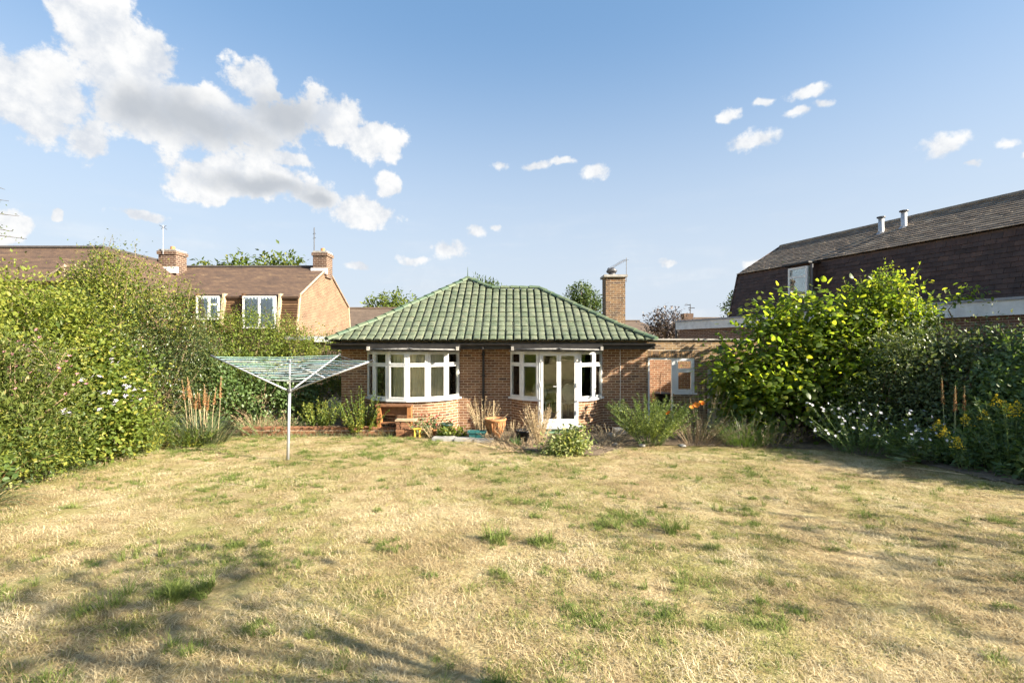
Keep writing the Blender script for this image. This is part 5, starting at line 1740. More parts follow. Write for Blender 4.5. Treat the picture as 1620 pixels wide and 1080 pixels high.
t, cs = shrub('pink_flowered_shrub', 'narrow-leaved shrub with pink flower heads at the left edge', [(-8.2, 7.2, 1.95, .8, .8, .85), (-7.7, 7.7, 1.65, .75, .7, .8), (-7.75, 7.0, 1.1, .65, .7, .75), (-8.6, 7.6, 1.2, .8, .9, .9)], 22000, 0.07, LM['olive'], aspect=0.28, sprigs=30, droop=0.15, per=60, sigma=0.15, shell=0.35)
hi = cs[(cs[:, 2] > 1.8) & (cs[:, 0] > -8.6)]
blossoms(t, hi[rng.choice(len(hi), 110)] + rng.normal(size=(110, 3)) * 0.08, 0.035, LM['pink'])
t, cs = shrub('white_mallow', 'bindweed-covered bush dotted with white and lilac flowers', [(-7.95, 9.2, 1.55, .7, .7, .75), (-8.3, 9.9, 1.7, .7, .7, .75), (-7.75, 9.0, .95, .7, .7, .6)], 10000, 0.07, LM['yellow'], tmpl=OVAL, aspect=0.75, per=60, sigma=0.16, shell=0.4)
f_ = cs[(cs[:, 0] > -8.1) & (cs[:, 2] > 1.3)]
blossoms(t, f_[rng.choice(len(f_), 55)] + np.array([0.16, -0.14, 0.03]) + rng.normal(size=(55, 3)) * 0.05, 0.05, LM['lilac'], flat=0.8)
shrub('trailing_plant', 'lush bramble spilling low onto the lawn at the left', [(-7.55, 7.4, .85, .45, .55, .45), (-7.75, 8.2, .8, .45, .6, .5), (-7.8, 6.6, 1.1, .6, .6, .7)], 9000, 0.07, LM['hedge'], aspect=0.4, sprigs=16, per=30, sigma=0.12)
shrub('leafy_clump', 'yellow-tinged leafy clump below the white flowered bush', [(-8.0, 9.8, .75, .45, .5, .5), (-8.05, 10.6, .75, .4, .5, .55)], 6000, 0.075, LM['yellow'], aspect=0.3, sprigs=12, per=26, sigma=0.12)
stem_plant('border_plant', 'upright yellow-green border plant beside the faded spikes', (-8.0, 10.7), 46, 1.0, 0.4, LM['yellow'], leaf=0.10, aspect=0.22, per=30, foot=0.3)
stem_plant('border_plant', 'low golden leafy plant in front of the faded spikes', (-7.3, 11.05), 34, 0.45, 0.42, LM['yellow'], leaf=0.13, aspect=0.25, per=22, foot=0.28)
goldenrod_l = stem_plant('golden_plant', 'feathery golden plant between the white flowers and the faded spikes', (-7.75, 10.2), 40, 0.95, 0.45, LM['yellow'], leaf=0.11, aspect=0.18, per=40, foot=0.3, stiff=0.5)
stem_plant('border_plant', 'leafy stems nearest the camera at the left edge', (-7.35, 6.4), 34, 0.85, 0.4, LM['hedge'], leaf=0.11, aspect=0.3, per=26, foot=0.3)
stem_plant('bramble', 'arching leafy bramble shoot by the left edge', (-7.3, 6.75), 9, 0.75, 0.5, LM['lush'], leaf=0.13, aspect=0.7, per=12, tmpl=OVAL, stem_mat='wood', foot=0.1, curve=1.0)
blade_clump('long_grass', 'long yellowing grass leaves arching onto the lawn at the left edge', (-6.85, 6.1), 120, 0.65, 0.016, LM['strap'], 'grass', spread=0.35, foot=0.35, lean=(0.7, -0.2), upright=0.5)
blade_clump('long_grass', 'long grass fringe under the trailing bramble', (-7.5, 7.9), 160, 0.42, 0.010, LM['strap'], 'grass', spread=0.3, foot=0.55, lean=(0.6, -0.2), upright=0.6)
blade_clump('long_grass', 'long grass fringe under the leafy clump', (-7.9, 9.5), 160, 0.38, 0.010, LM['strap'], 'grass', spread=0.3, foot=0.55, lean=(0.6, -0.2), upright=0.6)


def poker(name, label, base, n, hs, blades, mat, foot=0.35, lean=(0, 0), stem_mat='dry_stem', blen=0.85):
    t = blade_clump(name, label, base, blades, blen, 0.020, mat, spread=0.22, foot=foot)
    for i in range(n):
        a = random.uniform(0, 6.28); rr = random.random() * foot * 0.9
        b0 = Vector((base[0] + math.cos(a) * rr, base[1] + math.sin(a) * rr, float(gz(base[0], base[1]))))
        h = hs * random.uniform(0.75, 1.08)
        e = b0 + Vector((math.cos(a) * 0.12 + lean[0] + random.uniform(-.06, .06), math.sin(a) * 0.1 + lean[1], h))
        m_ = b0.lerp(e, 0.55) + Vector((random.uniform(-.03, .03), 0, 0))
        MB().tube([b0, m_, e], [0.006, 0.005, 0.004], 5, False).build('stalk', MT[stem_mat], t)
        k = 190; q = rng.random(k) * 0.34
        pp = np.array(e)[None] + (np.array(m_ - e) / (m_ - e).length)[None] * (q * h)[:, None] * 0.9
        bag = Bag(); D = rdir(k) * np.array([1, 1, 0.5]) + np.array([0, 0, -0.5]); s_ = 0.04 * (0.4 + q / 0.34 * 0.7)
        bag.add(LANCE, pp, D, rdir(k), s_, s_ * 0.35)
        bag.build('seed_head', LM['rust'], t, 'stuff')
    return t


poker('faded_poker_plant', 'strap-leaved clump with many rust-brown faded flower spikes', (-7.35, 11.5), 15, 1.5, 340, LM['strap'], foot=0.5, blen=1.0)
blade_clump('dry_grass', 'pale dry grass clump between the spikes and the airer', (-7.0, 13.35), 200, 0.75, 0.010, LM['straw'], 'grass', spread=0.3, foot=0.5)
blade_clump('dry_grass', 'pale dry grass behind the airer post', (-6.25, 13.4), 160, 0.62, 0.010, LM['straw'], 'grass', spread=0.3, foot=0.45)
blade_clump('green_iris_clump', 'green strap leaves growing behind the low brick wall', (-5.75, 13.2), 90, 0.5, 0.018, LM['lush'], spread=0.2, foot=0.3)
stem_plant('dry_weed', 'pale yellow-green weeds along the low brick wall', (-6.6, 13.1), 60, 0.5, 0.5, LM['strap'], leaf=0.09, per=14, foot=0.5)
stem_plant('young_shrub', 'leafy green bush behind the airer at the dark gap', (-5.25, 13.25), 34, 1.05, 0.42, LM['hedge'], 'shrub', leaf=0.085, aspect=0.5, per=46, tmpl=OVAL, foot=0.22)
stem_plant('young_shrub', 'tall yellow-green shrub with shoots in front of the left bow window', (-4.05, 12.95), 52, 1.45, 0.55, LM['yellow'], 'shrub', leaf=0.085, aspect=0.5, per=46, tmpl=OVAL, foot=0.3, hvar=0.55)
blade_clump('dry_grass', 'pale grass tuft at the end of the low brick wall', (-3.3, 12.85), 110, 0.42, 0.010, LM['straw'], 'grass', spread=0.3, foot=0.25)

t = thing('dead_brushwood', 'tangle of grey dead twigs under the bright climber at the left', 'brushwood', (-8.3, 8.1, float(gz(-8.3, 8.1))))
mb = MB()
for i in range(46):
    a = Vector((-8.9 + random.uniform(-.5, .3), 8.3 + random.uniform(-.3, .4), 2.25 + random.uniform(-.25, .3)))
    e = a + Vector((random.uniform(.5, 1.3), random.uniform(-.5, .1), random.uniform(-.45, .15)))
    mb.tube([a, a.lerp(e, .5) + Vector((0, 0, random.uniform(0, .1))), e], [0.009, 0.007, 0.003], 4, False)
mb.tube([(-8.3, 8.1, float(gz(-8.3, 8.1))), (-8.5, 8.2, 1.2), (-8.8, 8.3, 2.3)], [0.04, 0.03, 0.02], 6)
mb.build('twigs', plain('grey_twig', (0.27, 0.23, 0.18), 0.9, var=0.2), t)

# rustic trellis timbers that show above the hedge
tr = thing('trellis', 'broken timber trellis poking out above the left hedge', 'trellis', (-9.8, 11.6, 0.2))
MB().tube([P(74, 438, 11.2), P(104, 421, 11.2)], 0.035, 5).build('rail', MT['wood_pale'], tr)
MB().tube([P(100, 431, 11.3), P(150, 429, 11.3)], 0.018, 4).build('rail', MT['wood_pale'], tr)
for u in (102, 119, 133): MB().tube([P(u, 418, 11.32), P(u, 445, 11.32), Vector((P(u, 0, 11.32).x, 11.32, 0.2))], 0.018, 4).build('upright', MT['wood_pale'], tr)

# bare twigs of a tree that reaches in at the left edge
bt_ = thing('bare_tree', 'bare-twigged tree whose twig tips reach in at the left edge', 'tree', (-12.2, 9.0, float(gz(-12.2, 9.0))))
tw = MB(); tw.tube([(-12.2, 9.0, 0.2), (-12.1, 9.0, 2.5), (-12.0, 9.0, 5.5)], [0.12, 0.09, 0.05], 7); tw.build('trunk', MT['bark'], bt_)
tw = MB(); bag = Bag()
for (v0, v1, u1) in ((290, 300, 8), (330, 318, 14), (352, 342, 30), (385, 378, 42), (372, 366, 20)):
    a, e = P(-90, v0 - 30, 9.2), P(u1, v1, 9.0)
    tw.tube([(-12.05, 9.0, a.z - 0.4), a, a.lerp(e, 0.6) + Vector((0, 0, -0.03)), e], [0.03, 0.015, 0.008, 0.003], 4, False)
    q = rng.random(26)[:, None]; pp = np.array(a) * (1 - q) + np.array(e) * q
    bag.add(LANCE, pp + rng.normal(size=pp.shape) * 0.03, rdir(26), rdir(26), 0.05, 0.02)
tw.build('branches', MT['bark'], bt_); bag.build('foliage', LM['dull'], bt_, 'stuff')


# ------------------------------------------------------------------ right border
def big_leaf_shrub():
    base = (7.2, 12.1); bz = float(gz(*base))
    t = thing('fig_like_shrub', 'large shrub with broad bright leaves in front of the flat-roofed block', 'shrub', (base[0], base[1], bz))
    lobes = [(6.0, 12.6, 1.45, .75, .8, 1.05), (6.9, 12.6, 2.35, .9, .9, 1.1), (7.6, 12.5, 2.5, 1.0, .9, 1.14), (8.5, 12.4, 2.25, .95, .9, 1.2), (7.4, 11.9, 1.5, 1.5, .8, 1.15), (6.35, 12.1, 1.0, 1.0, .7, .85), (8.5, 11.7, 1.2, 1.0, .8, 1.0), (6.55, 12.5, 3.15, .35, .35, .35), (7.3, 12.4, 3.35, .45, .4, .35), (8.1, 12.4, 3.35, .4, .4, .4), (5.45, 12.4, 1.7, .45, .4, .4)]
    p, out, tone, cs = lobe_points(lobes, 13000, 12, 0.2, 0.5)
    m = len(p)
    D = out * 0.8 + rdir(m) * 0.6 + np.array([0, 0, -0.30]); N = np.array([0, 0, 0.9]) + out * 0.5 + rdir(m) * 0.4
    Ln = 0.125 * (0.45 + 0.95 * rng.random(m))
    y = norm(D); x = norm(np.cross(y, N)); z = np.cross(x, y)
    dist = np.linalg.norm(p - np.array([0, 0, CAMZ]), axis=1)
    front = -out[:, 1] * 1.2 - out[:, 0] * 0.3 + out[:, 2] * 0.5 - dist * 0.35           # those that show largest
    order = np.argsort(-front)
    me = np_mesh('leaf', FIG[0], FIG[1]); me.materials.append(LM['fig'])
    mats_ = []
    for i in order[:300]:
        s_ = Ln[i]
        mm = Matrix(((x[i, 0] * s_, y[i, 0] * s_, z[i, 0] * s_, p[i, 0]), (x[i, 1] * s_, y[i, 1] * s_, z[i, 1] * s_, p[i, 1]), (x[i, 2] * s_, y[i, 2] * s_, z[i, 2] * s_, p[i, 2]), (0, 0, 0, 1)))
        o = bpy.data.objects.new('leaf', me); link(o, t); o.matrix_basis = Matrix.Translation(-W0[t.name]) @ mm
    r_ = order[300:]
    bag = Bag(); bag.add(FIG, p[r_], D[r_], N[r_], Ln[r_], Ln[r_]); bag.build('leaves', LM['fig'], t, 'stuff')
    mb = MB(); branches(mb, (base[0], base[1], bz), [c for c in cs[rng.choice(len(cs), 60)] if c[2] > 0.6], 0.05, 0.006, 0.3, 5); mb.build('branches', MT['bark'], t)


big_leaf_shrub()
shrub('arching_climber', 'bright arching climber rising highest in front of the tile-hung house', [(9.0, 12.3, 3.35, .7, .6, .65), (9.45, 12.2, 3.75, .5, .5, .5), (9.9, 12.1, 3.1, .7, .6, .6), (9.3, 12.2, 2.6, .9, .7, .7)], 6500, 0.11, LM['fig'], tmpl=OVAL, aspect=0.6, sprigs=24, sprig_len=0.5, r0=0.04, base=(9.4, 12.2))
t = thing('arching_branch', 'leafy branch tip hanging free right of the arching climber', 'branch', (11.3, 12.0, float(gz(11.3, 12.0))))
e = P(1530, 462, 12.0); mb = MB(); mb.tube([(11.2, 12.05, 0.1), P(1525, 540, 12.0), P(1500, 490, 12.0), P(1520, 468, 12.0), P(1548, 458, 12.0)], [0.03, 0.022, 0.014, 0.008, 0.004], 5, False); mb.build('stem', MT['twig'], t)
bag = Bag(); q = rng.random(90)[:, None]; pp = np.array(P(1498, 480, 12.0)) * (1 - q) + np.array(P(1555, 458, 12.0)) * q + rng.normal(size=(90, 3)) * 0.12
bag.add(OVAL, pp, rdir(90), rdir(90) * .5 + np.array([0, 0, 1]), 0.12, 0.07); bag.build('foliage', LM['fig'], t, 'stuff')
shrub('dark_hedge', 'dense dull-green hedge behind the white asters', [(9.3, 11.0, 1.85, 1.0, .8, 1.1), (10.3, 10.6, 1.75, 1.0, .9, 1.1), (11.4, 10.6, 1.7, 1.0, .9, 1.1), (9.1, 10.4, 1.0, .8, .8, .9)], 26000, 0.075, LM['dull'], sprigs=24, sprig_len=0.4, per=60, sigma=0.16, shell=0.4)
shrub('dark_hedge', 'dark shaded hedge at the right edge behind the golden flowers', [(10.3, 9.2, 1.7, .95, .9, 1.1), (9.6, 9.2, 1.15, .9, .8, 1.0), (10.1, 7.9, 1.55, 1.0, .9, 1.15), (9.3, 8.2, .95, .8, .9, .8), (11.3, 9.4, 1.6, 1.0, 1.0, 1.1), (10.3, 6.7, 1.5, 1.0, .9, 1.1)], 26000, 0.085, LM['lush'], tmpl=OVAL, aspect=0.6, sprigs=14, sprig_len=0.35)
shrub('filler_hedge', 'tangled dark growth between the big shrub and the hedge', [(8.6, 10.9, 1.2, .8, .6, 1.0), (8.0, 11.0, .9, .8, .5, .8)], 7000, 0.07, LM['dull'])
t, tips = stem_plant('white_aster', 'sprawling plant with many small white daisies at the right border', (7.35, 10.1), 90, 1.25, 0.85, LM['lush'], leaf=0.10, aspect=0.26, per=26, foot=0.5, lean=(-0.1, -0.25), hvar=0.5)
blossoms(t, [Vector(k) + Vector((random.uniform(-.05, .05), -0.02, random.uniform(-.06, .05))) for k in tips for _ in range(2) if random.random() < 0.38], 0.032, LM['white'], petals=8, flat=0.8)
t, tips = stem_plant('white_aster', 'smaller clump of white daisies nearer the trailing leaves', (7.75, 9.3), 46, 0.85, 0.6, LM['lush'], leaf=0.11, aspect=0.28, per=26, foot=0.35, lean=(-0.15, -0.2), hvar=0.5)
blossoms(t, [Vector(k) for k in tips if random.random() < 0.5], 0.03, LM['white'], petals=8, flat=0.8)
# trailing round leaves lying over the lawn edge
t = thing('trailing_vine', 'trailing vine with round pale leaves lying on the lawn edge', 'vine', (7.3, 8.95, float(gz(7.3, 8.95))))
me = np_mesh('leaf', ROUND[0], ROUND[1]); me.materials.append(LM['dull'])
vp = []
for i in range(34):
    q = i / 33
    x = 7.55 - 0.75 * q + random.uniform(-.2, .2); y = 9.15 - 0.75 * q + random.uniform(-.15, .15)
    z = float(gz(x, y)) + 0.10 + max(0, 0.55 * (1 - q * 1.6)) * random.random() + random.uniform(0, .08)
    vp.append(Vector((x, y, z)))
    m_ = Matrix.Translation(Vector((x, y, z)) - W0[t.name]) @ Matrix.Rotation(random.uniform(0, 6.28), 4, 'Z') @ Matrix.Rotation(random.uniform(-.5, .5), 4, 'X') @ Matrix.Diagonal((.17, .15, .15, 1))
    o = bpy.data.objects.new('leaf', me); link(o, t); o.matrix_basis = m_
mb = MB(); mb.tube([(7.6, 9.2, .35), (7.2, 8.9, float(gz(7.2, 8.9)) + .06), (6.9, 8.5, float(gz(6.9, 8.5)) + .03), (7.4, 7.9, float(gz(7.4, 7.9)) + .03)], 0.008, 4, False); mb.build('stem', MT['dry_stem'], t)


def goldenrod(label, base, n, h, spread, group=None):
    t, tips = stem_plant('goldenrod', label, base, n, h, spread, LM['lush'], leaf=0.12, aspect=0.16, per=44, foot=0.28, stiff=0.45)
    bag = Bag()
    for e in tips[: int(n * 0.32)]:
        k = 80; q = rng.random(k)
        a = rng.random(k) * 6.28; rr = 0.14 * (1 - q) * rng.random(k) ** 0.5
        pp = np.array(e)[None] + np.stack([np.cos(a) * rr, np.sin(a) * rr, (q - 0.65) * 0.2], 1)
        bag.add(LANCE, pp, rdir(k), rdir(k), 0.03, 0.018)
    bag.build('flower_heads', LM['gold'], t, 'stuff')


goldenrod('tall goldenrod with flat yellow flower heads at the right edge', (8.35, 8.05), 34, 1.5, 0.45)
goldenrod('shorter goldenrod with yellow plumes left of the tall one', (7.95, 8.25), 10, 0.95, 0.35)
t = poker('seed_head_plant', 'a few tall brown seed heads on pale stalks beside the goldenrod', (8.25, 8.95), 4, 1.66, 60, LM['lush'], foot=0.2, stem_mat='pale_stem', blen=1.0)
blade_clump('broad_grass', 'arching strap leaves in the right foreground corner', (8.2, 7.25), 60, 0.75, 0.03, LM['lush'], spread=0.35, foot=0.3, lean=(-0.4, -0.4), upright=0.65)
shrub('ground_cover', 'low dark leaves filling the right border front', [(8.4, 8.6, .45, .6, .7, .4), (8.6, 7.6, .5, .6, .8, .45), (8.8, 6.6, .6, .6, .8, .5)], 5200, 0.11, LM['lush'], tmpl=OVAL, aspect=0.55)

# bed in front of the passage wall
stem_plant('rosemary_like_bush', 'bright spiky yellow-green bush in front of the passage doorway', (3.25, 11.35), 120, 1.30, 0.80, LM['euph'], 'shrub', leaf=0.085, aspect=0.2, per=120, foot=0.28, hvar=0.45, stiff=0.75, t0=0.25, stem_mat='green_stem', taper=0.7)
stem_plant('dry_lavender', 'greyish dried stems fanning beside the spiky bush', (4.35, 11.3), 110, 0.85, 0.7, LM['grey'], leaf=0.045, aspect=0.25, per=22, foot=0.4, t0=0.35, stem_mat='twig', lean=(0.1, -0.15), stem_r=0.0035, stiff=0.6, curve=0.8, hvar=0.5)
stem_plant('tall_dry_grass', 'pale seeding grass standing before the passage window', (4.95, 12.3), 26, 1.6, 0.35, LM['straw'], leaf=0.06, aspect=0.2, per=26, t0=0.6, foot=0.3, stem_mat='dry_stem', stiff=0.95)
t, tips = stem_plant('orange_flower', 'green stems with orange blooms below the passage window', (4.45, 11.9), 16, 1.15, 0.6, LM['dull'], leaf=0.10, aspect=0.3, per=20, foot=0.35)
blossoms(t, [P(1056, 653, 11.6), P(1099, 640, 11.6), P(1110, 637, 11.6), P(1094, 645, 11.5), P(1104, 641, 11.5)], 0.075, LM['orange'], petals=12)
blossoms(t, [P(1055, 654, 11.58), P(1100, 642, 11.58), P(1111, 639, 11.58)], 0.06, LM['orange'], petals=9, flat=0.4)
blade_clump('dark_sedge', 'dark arching sedge clump left of the big shrub', (5.35, 11.15), 380, 0.85, 0.010, LM['lush'], spread=0.3, foot=0.45)
stem_plant('dry_weed', 'tangle of dry grey stems under the big shrub', (5.9, 11.2), 90, 0.7, 0.5, LM['grey'], leaf=0.05, per=26, foot=0.5, stem_mat='twig', stem_r=0.0028, curve=0.9, hvar=0.6)
stem_plant('dark_weed', 'purple-grey seeding weed against the big shrub', (5.55, 11.6), 50, 1.0, 0.6, LM['copper'], leaf=0.05, per=24, foot=0.3)
shrub('variegated_shrub', 'low yellow-green shrub at the lawn edge before the french doors', [(1.08, 9.95, .42, .34, .28, .24), (1.3, 10.0, .5, .28, .25, .25), (0.85, 9.95, .38, .22, .22, .18)], 2400, 0.075, LM['cream'], tmpl=OVAL, aspect=0.5, sigma=0.07, twigs=16, r0=0.01)
stem_plant('dead_shrub', 'straw-pale dead shrub in front of the french doors', (0.62, 11.3), 60, 1.12, 0.42, LM['dead'], 'shrub', leaf=0.07, aspect=0.28, per=26, foot=0.12, t0=0.25, stem_mat='dry_stem', stiff=0.8)
stem_plant('dead_shrub', 'bleached dead shrub against the wall by the downpipe', (-0.78, 12.75), 46, 1.18, 0.42, LM['dead'], 'shrub', leaf=0.075, aspect=0.35, per=15, foot=0.12, t0=0.3, stem_mat='dry_stem', stiff=0.5)
stem_plant('dead_weed', 'low dead stems left of the black pot', (0.0, 11.7), 34, 0.62, 0.4, LM['dead'], leaf=0.06, aspect=0.25, per=14, foot=0.16, stem_mat='dry_stem')
stem_plant('dry_weed', 'dry brown litter plant right of the french doors', (2.45, 12.1), 60, 0.36, 0.5, LM['grey'], leaf=0.06, per=16, foot=0.4, stem_mat='dry_stem')
blade_clump('small_grass', 'small fresh green grass tuft among the dead stems', (0.1, 11.0), 60, 0.28, 0.012, LM['lush'], 'grass', spread=0.2, foot=0.1)
shrub('strawberry_plants', 'low bright green leaves beside the paving by the bow window', [(-1.55, 12.35, .2, .4, .25, .14)], 800, 0.075, LM['yellow'], tmpl=OVAL, aspect=0.75, twigs=8, r0=0.006, sigma=0.05)
t, tips = stem_plant('geranium', 'straggling red-flowered geraniums below the bow window', (-2.25, 12.75), 26, 0.62, 0.42, LM['dull'], leaf=0.08, aspect=0.8, per=16, tmpl=OVAL, foot=0.3)
blossoms(t, [k for k in tips if random.random() < 0.7], 0.035, LM['red'], petals=8)
stem_plant('silver_plant', 'pale silvery stems sprawling before the geraniums', (-2.0, 12.35), 26, 0.42, 0.35, LM['straw'], leaf=0.06, per=18, foot=0.15, stem_mat='dry_stem')
stem_plant('dead_litter', 'heap of dead stems along the front of the bed', (-0.15, 11.15), 60, 0.22, 0.6, LM['grey'], leaf=0.06, per=12, foot=0.5, stem_mat='dry_stem')
stem_plant('dead_litter', 'dead brown stems between the urn and the black pot', (-0.1, 12.0), 46, 0.3, 0.5, LM['grey'], leaf=0.07, per=16, foot=0.45, stem_mat='twig')
stem_plant('dead_litter', 'dry litter on the soil left of the variegated shrub', (0.35, 10.6), 60, 0.2, 0.6, LM['dead'], leaf=0.06, per=12, foot=0.45, stem_mat='twig')
stem_plant('dead_litter', 'dry litter on the soil behind the variegated shrub', (1.75, 10.9), 60, 0.25, 0.6, LM['grey'], leaf=0.06, per=14, foot=0.5, stem_mat='twig')
stem_plant('dead_litter', 'dead stems on the soil right of the variegated shrub', (2.3, 11.3), 50, 0.2, 0.6, LM['grey'], leaf=0.05, per=10, foot=0.5, stem_mat='dry_stem')


# ------------------------------------------------------------------ trees beyond
def tree(name, label, base, lobes, n, size, mat, trunk_r=0.18, group=None, **kw):
    b = Vector((base[0], base[1], float(gz(base[0], base[1]))))
    t = thing(name, label, 'tree', b, group)
    lb = np.array(lobes); c = Vector(lb[:, :3].mean(0))
    bag = Bag(); cs = foliage(bag, lobes, n, size, **kw)
    mb = MB(); f0 = Vector((c.x, c.y, b.z + (c.z - b.z) * 0.6))
    mb.tube([b, b.lerp(f0, 0.5) + Vector((0.05, 0, 0)), f0], [trunk_r, trunk_r * 0.8, trunk_r * 0.6], 8)
    mb.build('trunk', MT['bark'], t)
    mb = MB(); branches(mb, f0, [cs[i] for i in rng.choice(len(cs), min(34, len(cs)))], trunk_r * 0.45, 0.01, 0.4, 4); mb.build('limbs', MT['bark'], t)
    bag.build('crown', mat, t, 'stuff')
    return t


GT = 'trees beyond the houses'
tree('broad_tree', 'wide loose-crowned tree showing above the left house ridge', (-24.5, 46), [(-28.2, 46, 9.2, 1.6, 1.5, 1.2), (-25.6, 46, 9.4, 1.6, 1.5, 1.4), (-23.2, 46, 9.3, 1.5, 1.5, 1.5), (-21.3, 46, 9.8, 1.2, 1.2, 1.1), (-25, 46, 7.5, 4, 2, 1.8)], 4200, 0.42, LM['hedge'], 0.35, GT, sigma=0.32)
tree('round_tree', 'pale green tree between the tan gable and the bungalow roof', (-13.5, 52), [(-14.2, 52, 6.6, 1.6, 1.4, 1.2), (-12.6, 52, 6.7, 1.5, 1.4, 1.4), (-13.5, 52, 5.4, 2.4, 1.6, 1.3)], 2600, 0.36, LM['hedge'], 0.3, GT, sigma=0.28)
tree('tall_conifer', 'spiky treetop just behind the bungalow roof peak', (-2.0, 36), [(-2.2, 36, 6.2, 1.0, .9, 1.2), (-1.5, 36, 6.0, .9, .9, 1.0), (-1.9, 36, 4.8, 1.6, 1.2, 1.3)], 2600, 0.30, LM['tree'], 0.25, GT, aspect=0.25, sigma=0.2, droop=0.5)
tree('round_tree', 'dense dark green round tree left of the bungalow chimney', (5.9, 41), [(5.3, 41, 6.3, 1.0, 1, .95), (6.4, 41, 6.1, 1.1, 1, 1.1), (5.9, 41, 6.9, .9, .9, .75), (6.9, 41, 5.2, 1.0, 1, 1.0), (5.7, 41, 5.2, 1.3, 1.1, 1.0)], 5200, 0.20, LM['tree'], 0.25, GT, sigma=0.15)
tree('copper_tree', 'purple-grey leaved tree right of the bungalow chimney', (12.2, 39), [(11.6, 39, 4.3, .9, .9, .8), (12.5, 39, 4.6, 1.0, .9, .75), (13.2, 39, 4.0, .7, .8, .8), (12.2, 39, 3.3, 1.5, 1, .9)], 2300, 0.22, LM['copper'], 0.2, GT, sigma=0.22)
tree('dark_tree', 'green tree edge beside the far corner of the tile-hung house', (19.6, 42), [(19.4, 42, 5.3, 1.1, 1, 1.6), (20.2, 42, 6.2, 1.2, 1, 1.4), (19.6, 42, 3.6, 1.3, 1, 1.4)], 3200, 0.24, LM['tree'], 0.25, GT, sigma=0.18)
# the garden behind the photographer: its trees shade the lawn and mirror in the panes
tree('garden_tree', 'tree at the right hand boundary behind the photographer', (12.6, -1.0), [(12.4, -.4, 4.7, 1.7, 1.6, 1.3), (13.2, -1.9, 4.7, 1.6, 1.5, 1.3), (11.9, 1.3, 4.4, 1.4, 1.5, 1.2), (12.6, -.8, 3.6, 2.2, 2.3, 1.3)], 3000, 0.15, LM['tree'], 0.22, sigma=0.34)
tree('garden_tree', 'small thin-crowned tree beside the photographer', (4.9, 0.3), [(4.75, .6, 4.9, .5, .5, .3), (5.1, -.2, 5.2, .5, .5, .3), (4.6, 1.5, 4.6, .3, .35, .2)], 560, 0.13, LM['tree'], 0.025, sigma=0.24)
tree('garden_tree', 'tree at the back boundary behind the photographer', (3.0, -15.0), [(2.0, -15, 4.5, 2.6, 2, 2), (4.5, -15.5, 5.2, 2.2, 2, 2.2), (3.2, -15, 3.0, 3.2, 2, 2)], 7000, 0.2, LM['hedge'], 0.25, sigma=0.25)
tree('garden_tree', 'bushy tree at the back left boundary behind the photographer', (-6.0, -14.0), [(-6.0, -14, 3.5, 3, 2, 2.2), (-9, -13, 3.0, 2.6, 2, 2.2), (-3, -14.5, 2.6, 2.4, 2, 2)], 7000, 0.2, LM['yellow'], 0.25, sigma=0.25)

# ------------------------------------------------------------------ rotary airer
bx, by = -4.29, 9.33
bz = float(gz(bx, by))
ai = thing('rotary_airer', 'metal rotary clothes airer with blue-green lines standing on the lawn', 'clothes airer', (bx, by, bz))
hub, ptop = 1.62, 2.19
MB().tube([(bx - 0.035, by, bz - 0.02), (bx, by, hub)], [0.028, 0.026], 10).build('post', MT['metal'], ai, True)
MB().tube([(bx, by, hub), (bx, by, ptop)], 0.019, 10).build('upper_post', MT['metal'], ai, True)
MB().lathe((bx, by, hub - 0.04), [(0.0, 0), (0.05, 0), (0.055, 0.03), (0.05, 0.07), (0.0, 0.07)], 12).build('hub', MT['dark_metal'], ai)
MB().lathe((bx, by, ptop - 0.05), [(0.0, 0), (0.04, 0), (0.045, 0.03), (0.03, 0.07), (0.0, 0.075)], 12).build('top_cap', MT['dark_metal'], ai)
arms = []
for ang, rad, tz in ((172, 1.64, 2.27), (76, 1.62, 2.27), (-12, 1.72, 2.20)):
    a = R(ang); e = Vector((bx + rad * math.cos(a), by + rad * math.sin(a), tz)); h = Vector((bx + 0.05 * math.cos(a), by + 0.05 * math.sin(a), hub))
    arms.append((h, e))
    ar = MB().tube([h, e], 0.0165, 8).build('arm', MT['metal'], ai, True)
    MB().tube([e - (e - h).normalized() * 0.03, e + (e - h).normalized() * 0.04], 0.022, 8).build('arm_tip', MT['dark_metal'], ar)
    MB().tube([(bx, by, ptop - 0.02), h.lerp(e, 0.43)], 0.010, 6).build('strut', MT['metal'], ai, True)
lm = [plain('line_blue', (0.42, 0.62, 0.74), 0.5), plain('line_green', (0.42, 0.66, 0.60), 0.5), plain('line_white', (0.66, 0.72, 0.72), 0.5)]
for (i, j) in ((0, 1), (1, 2), (0, 2)):
    for k in range(11):
        q = 0.32 + 0.066 * k
        p0, p1 = arms[i][0].lerp(arms[i][1], q), arms[j][0].lerp(arms[j][1], q)
        mid_ = p0.lerp(p1, 0.5) - Vector((0, 0, 0.02 + 0.02 * random.random()))
        MB().tube([p0, mid_, p1], 0.0033, 4, False).build('line', lm[(k + i) % 3] if k % 4 else lm[2], ai)

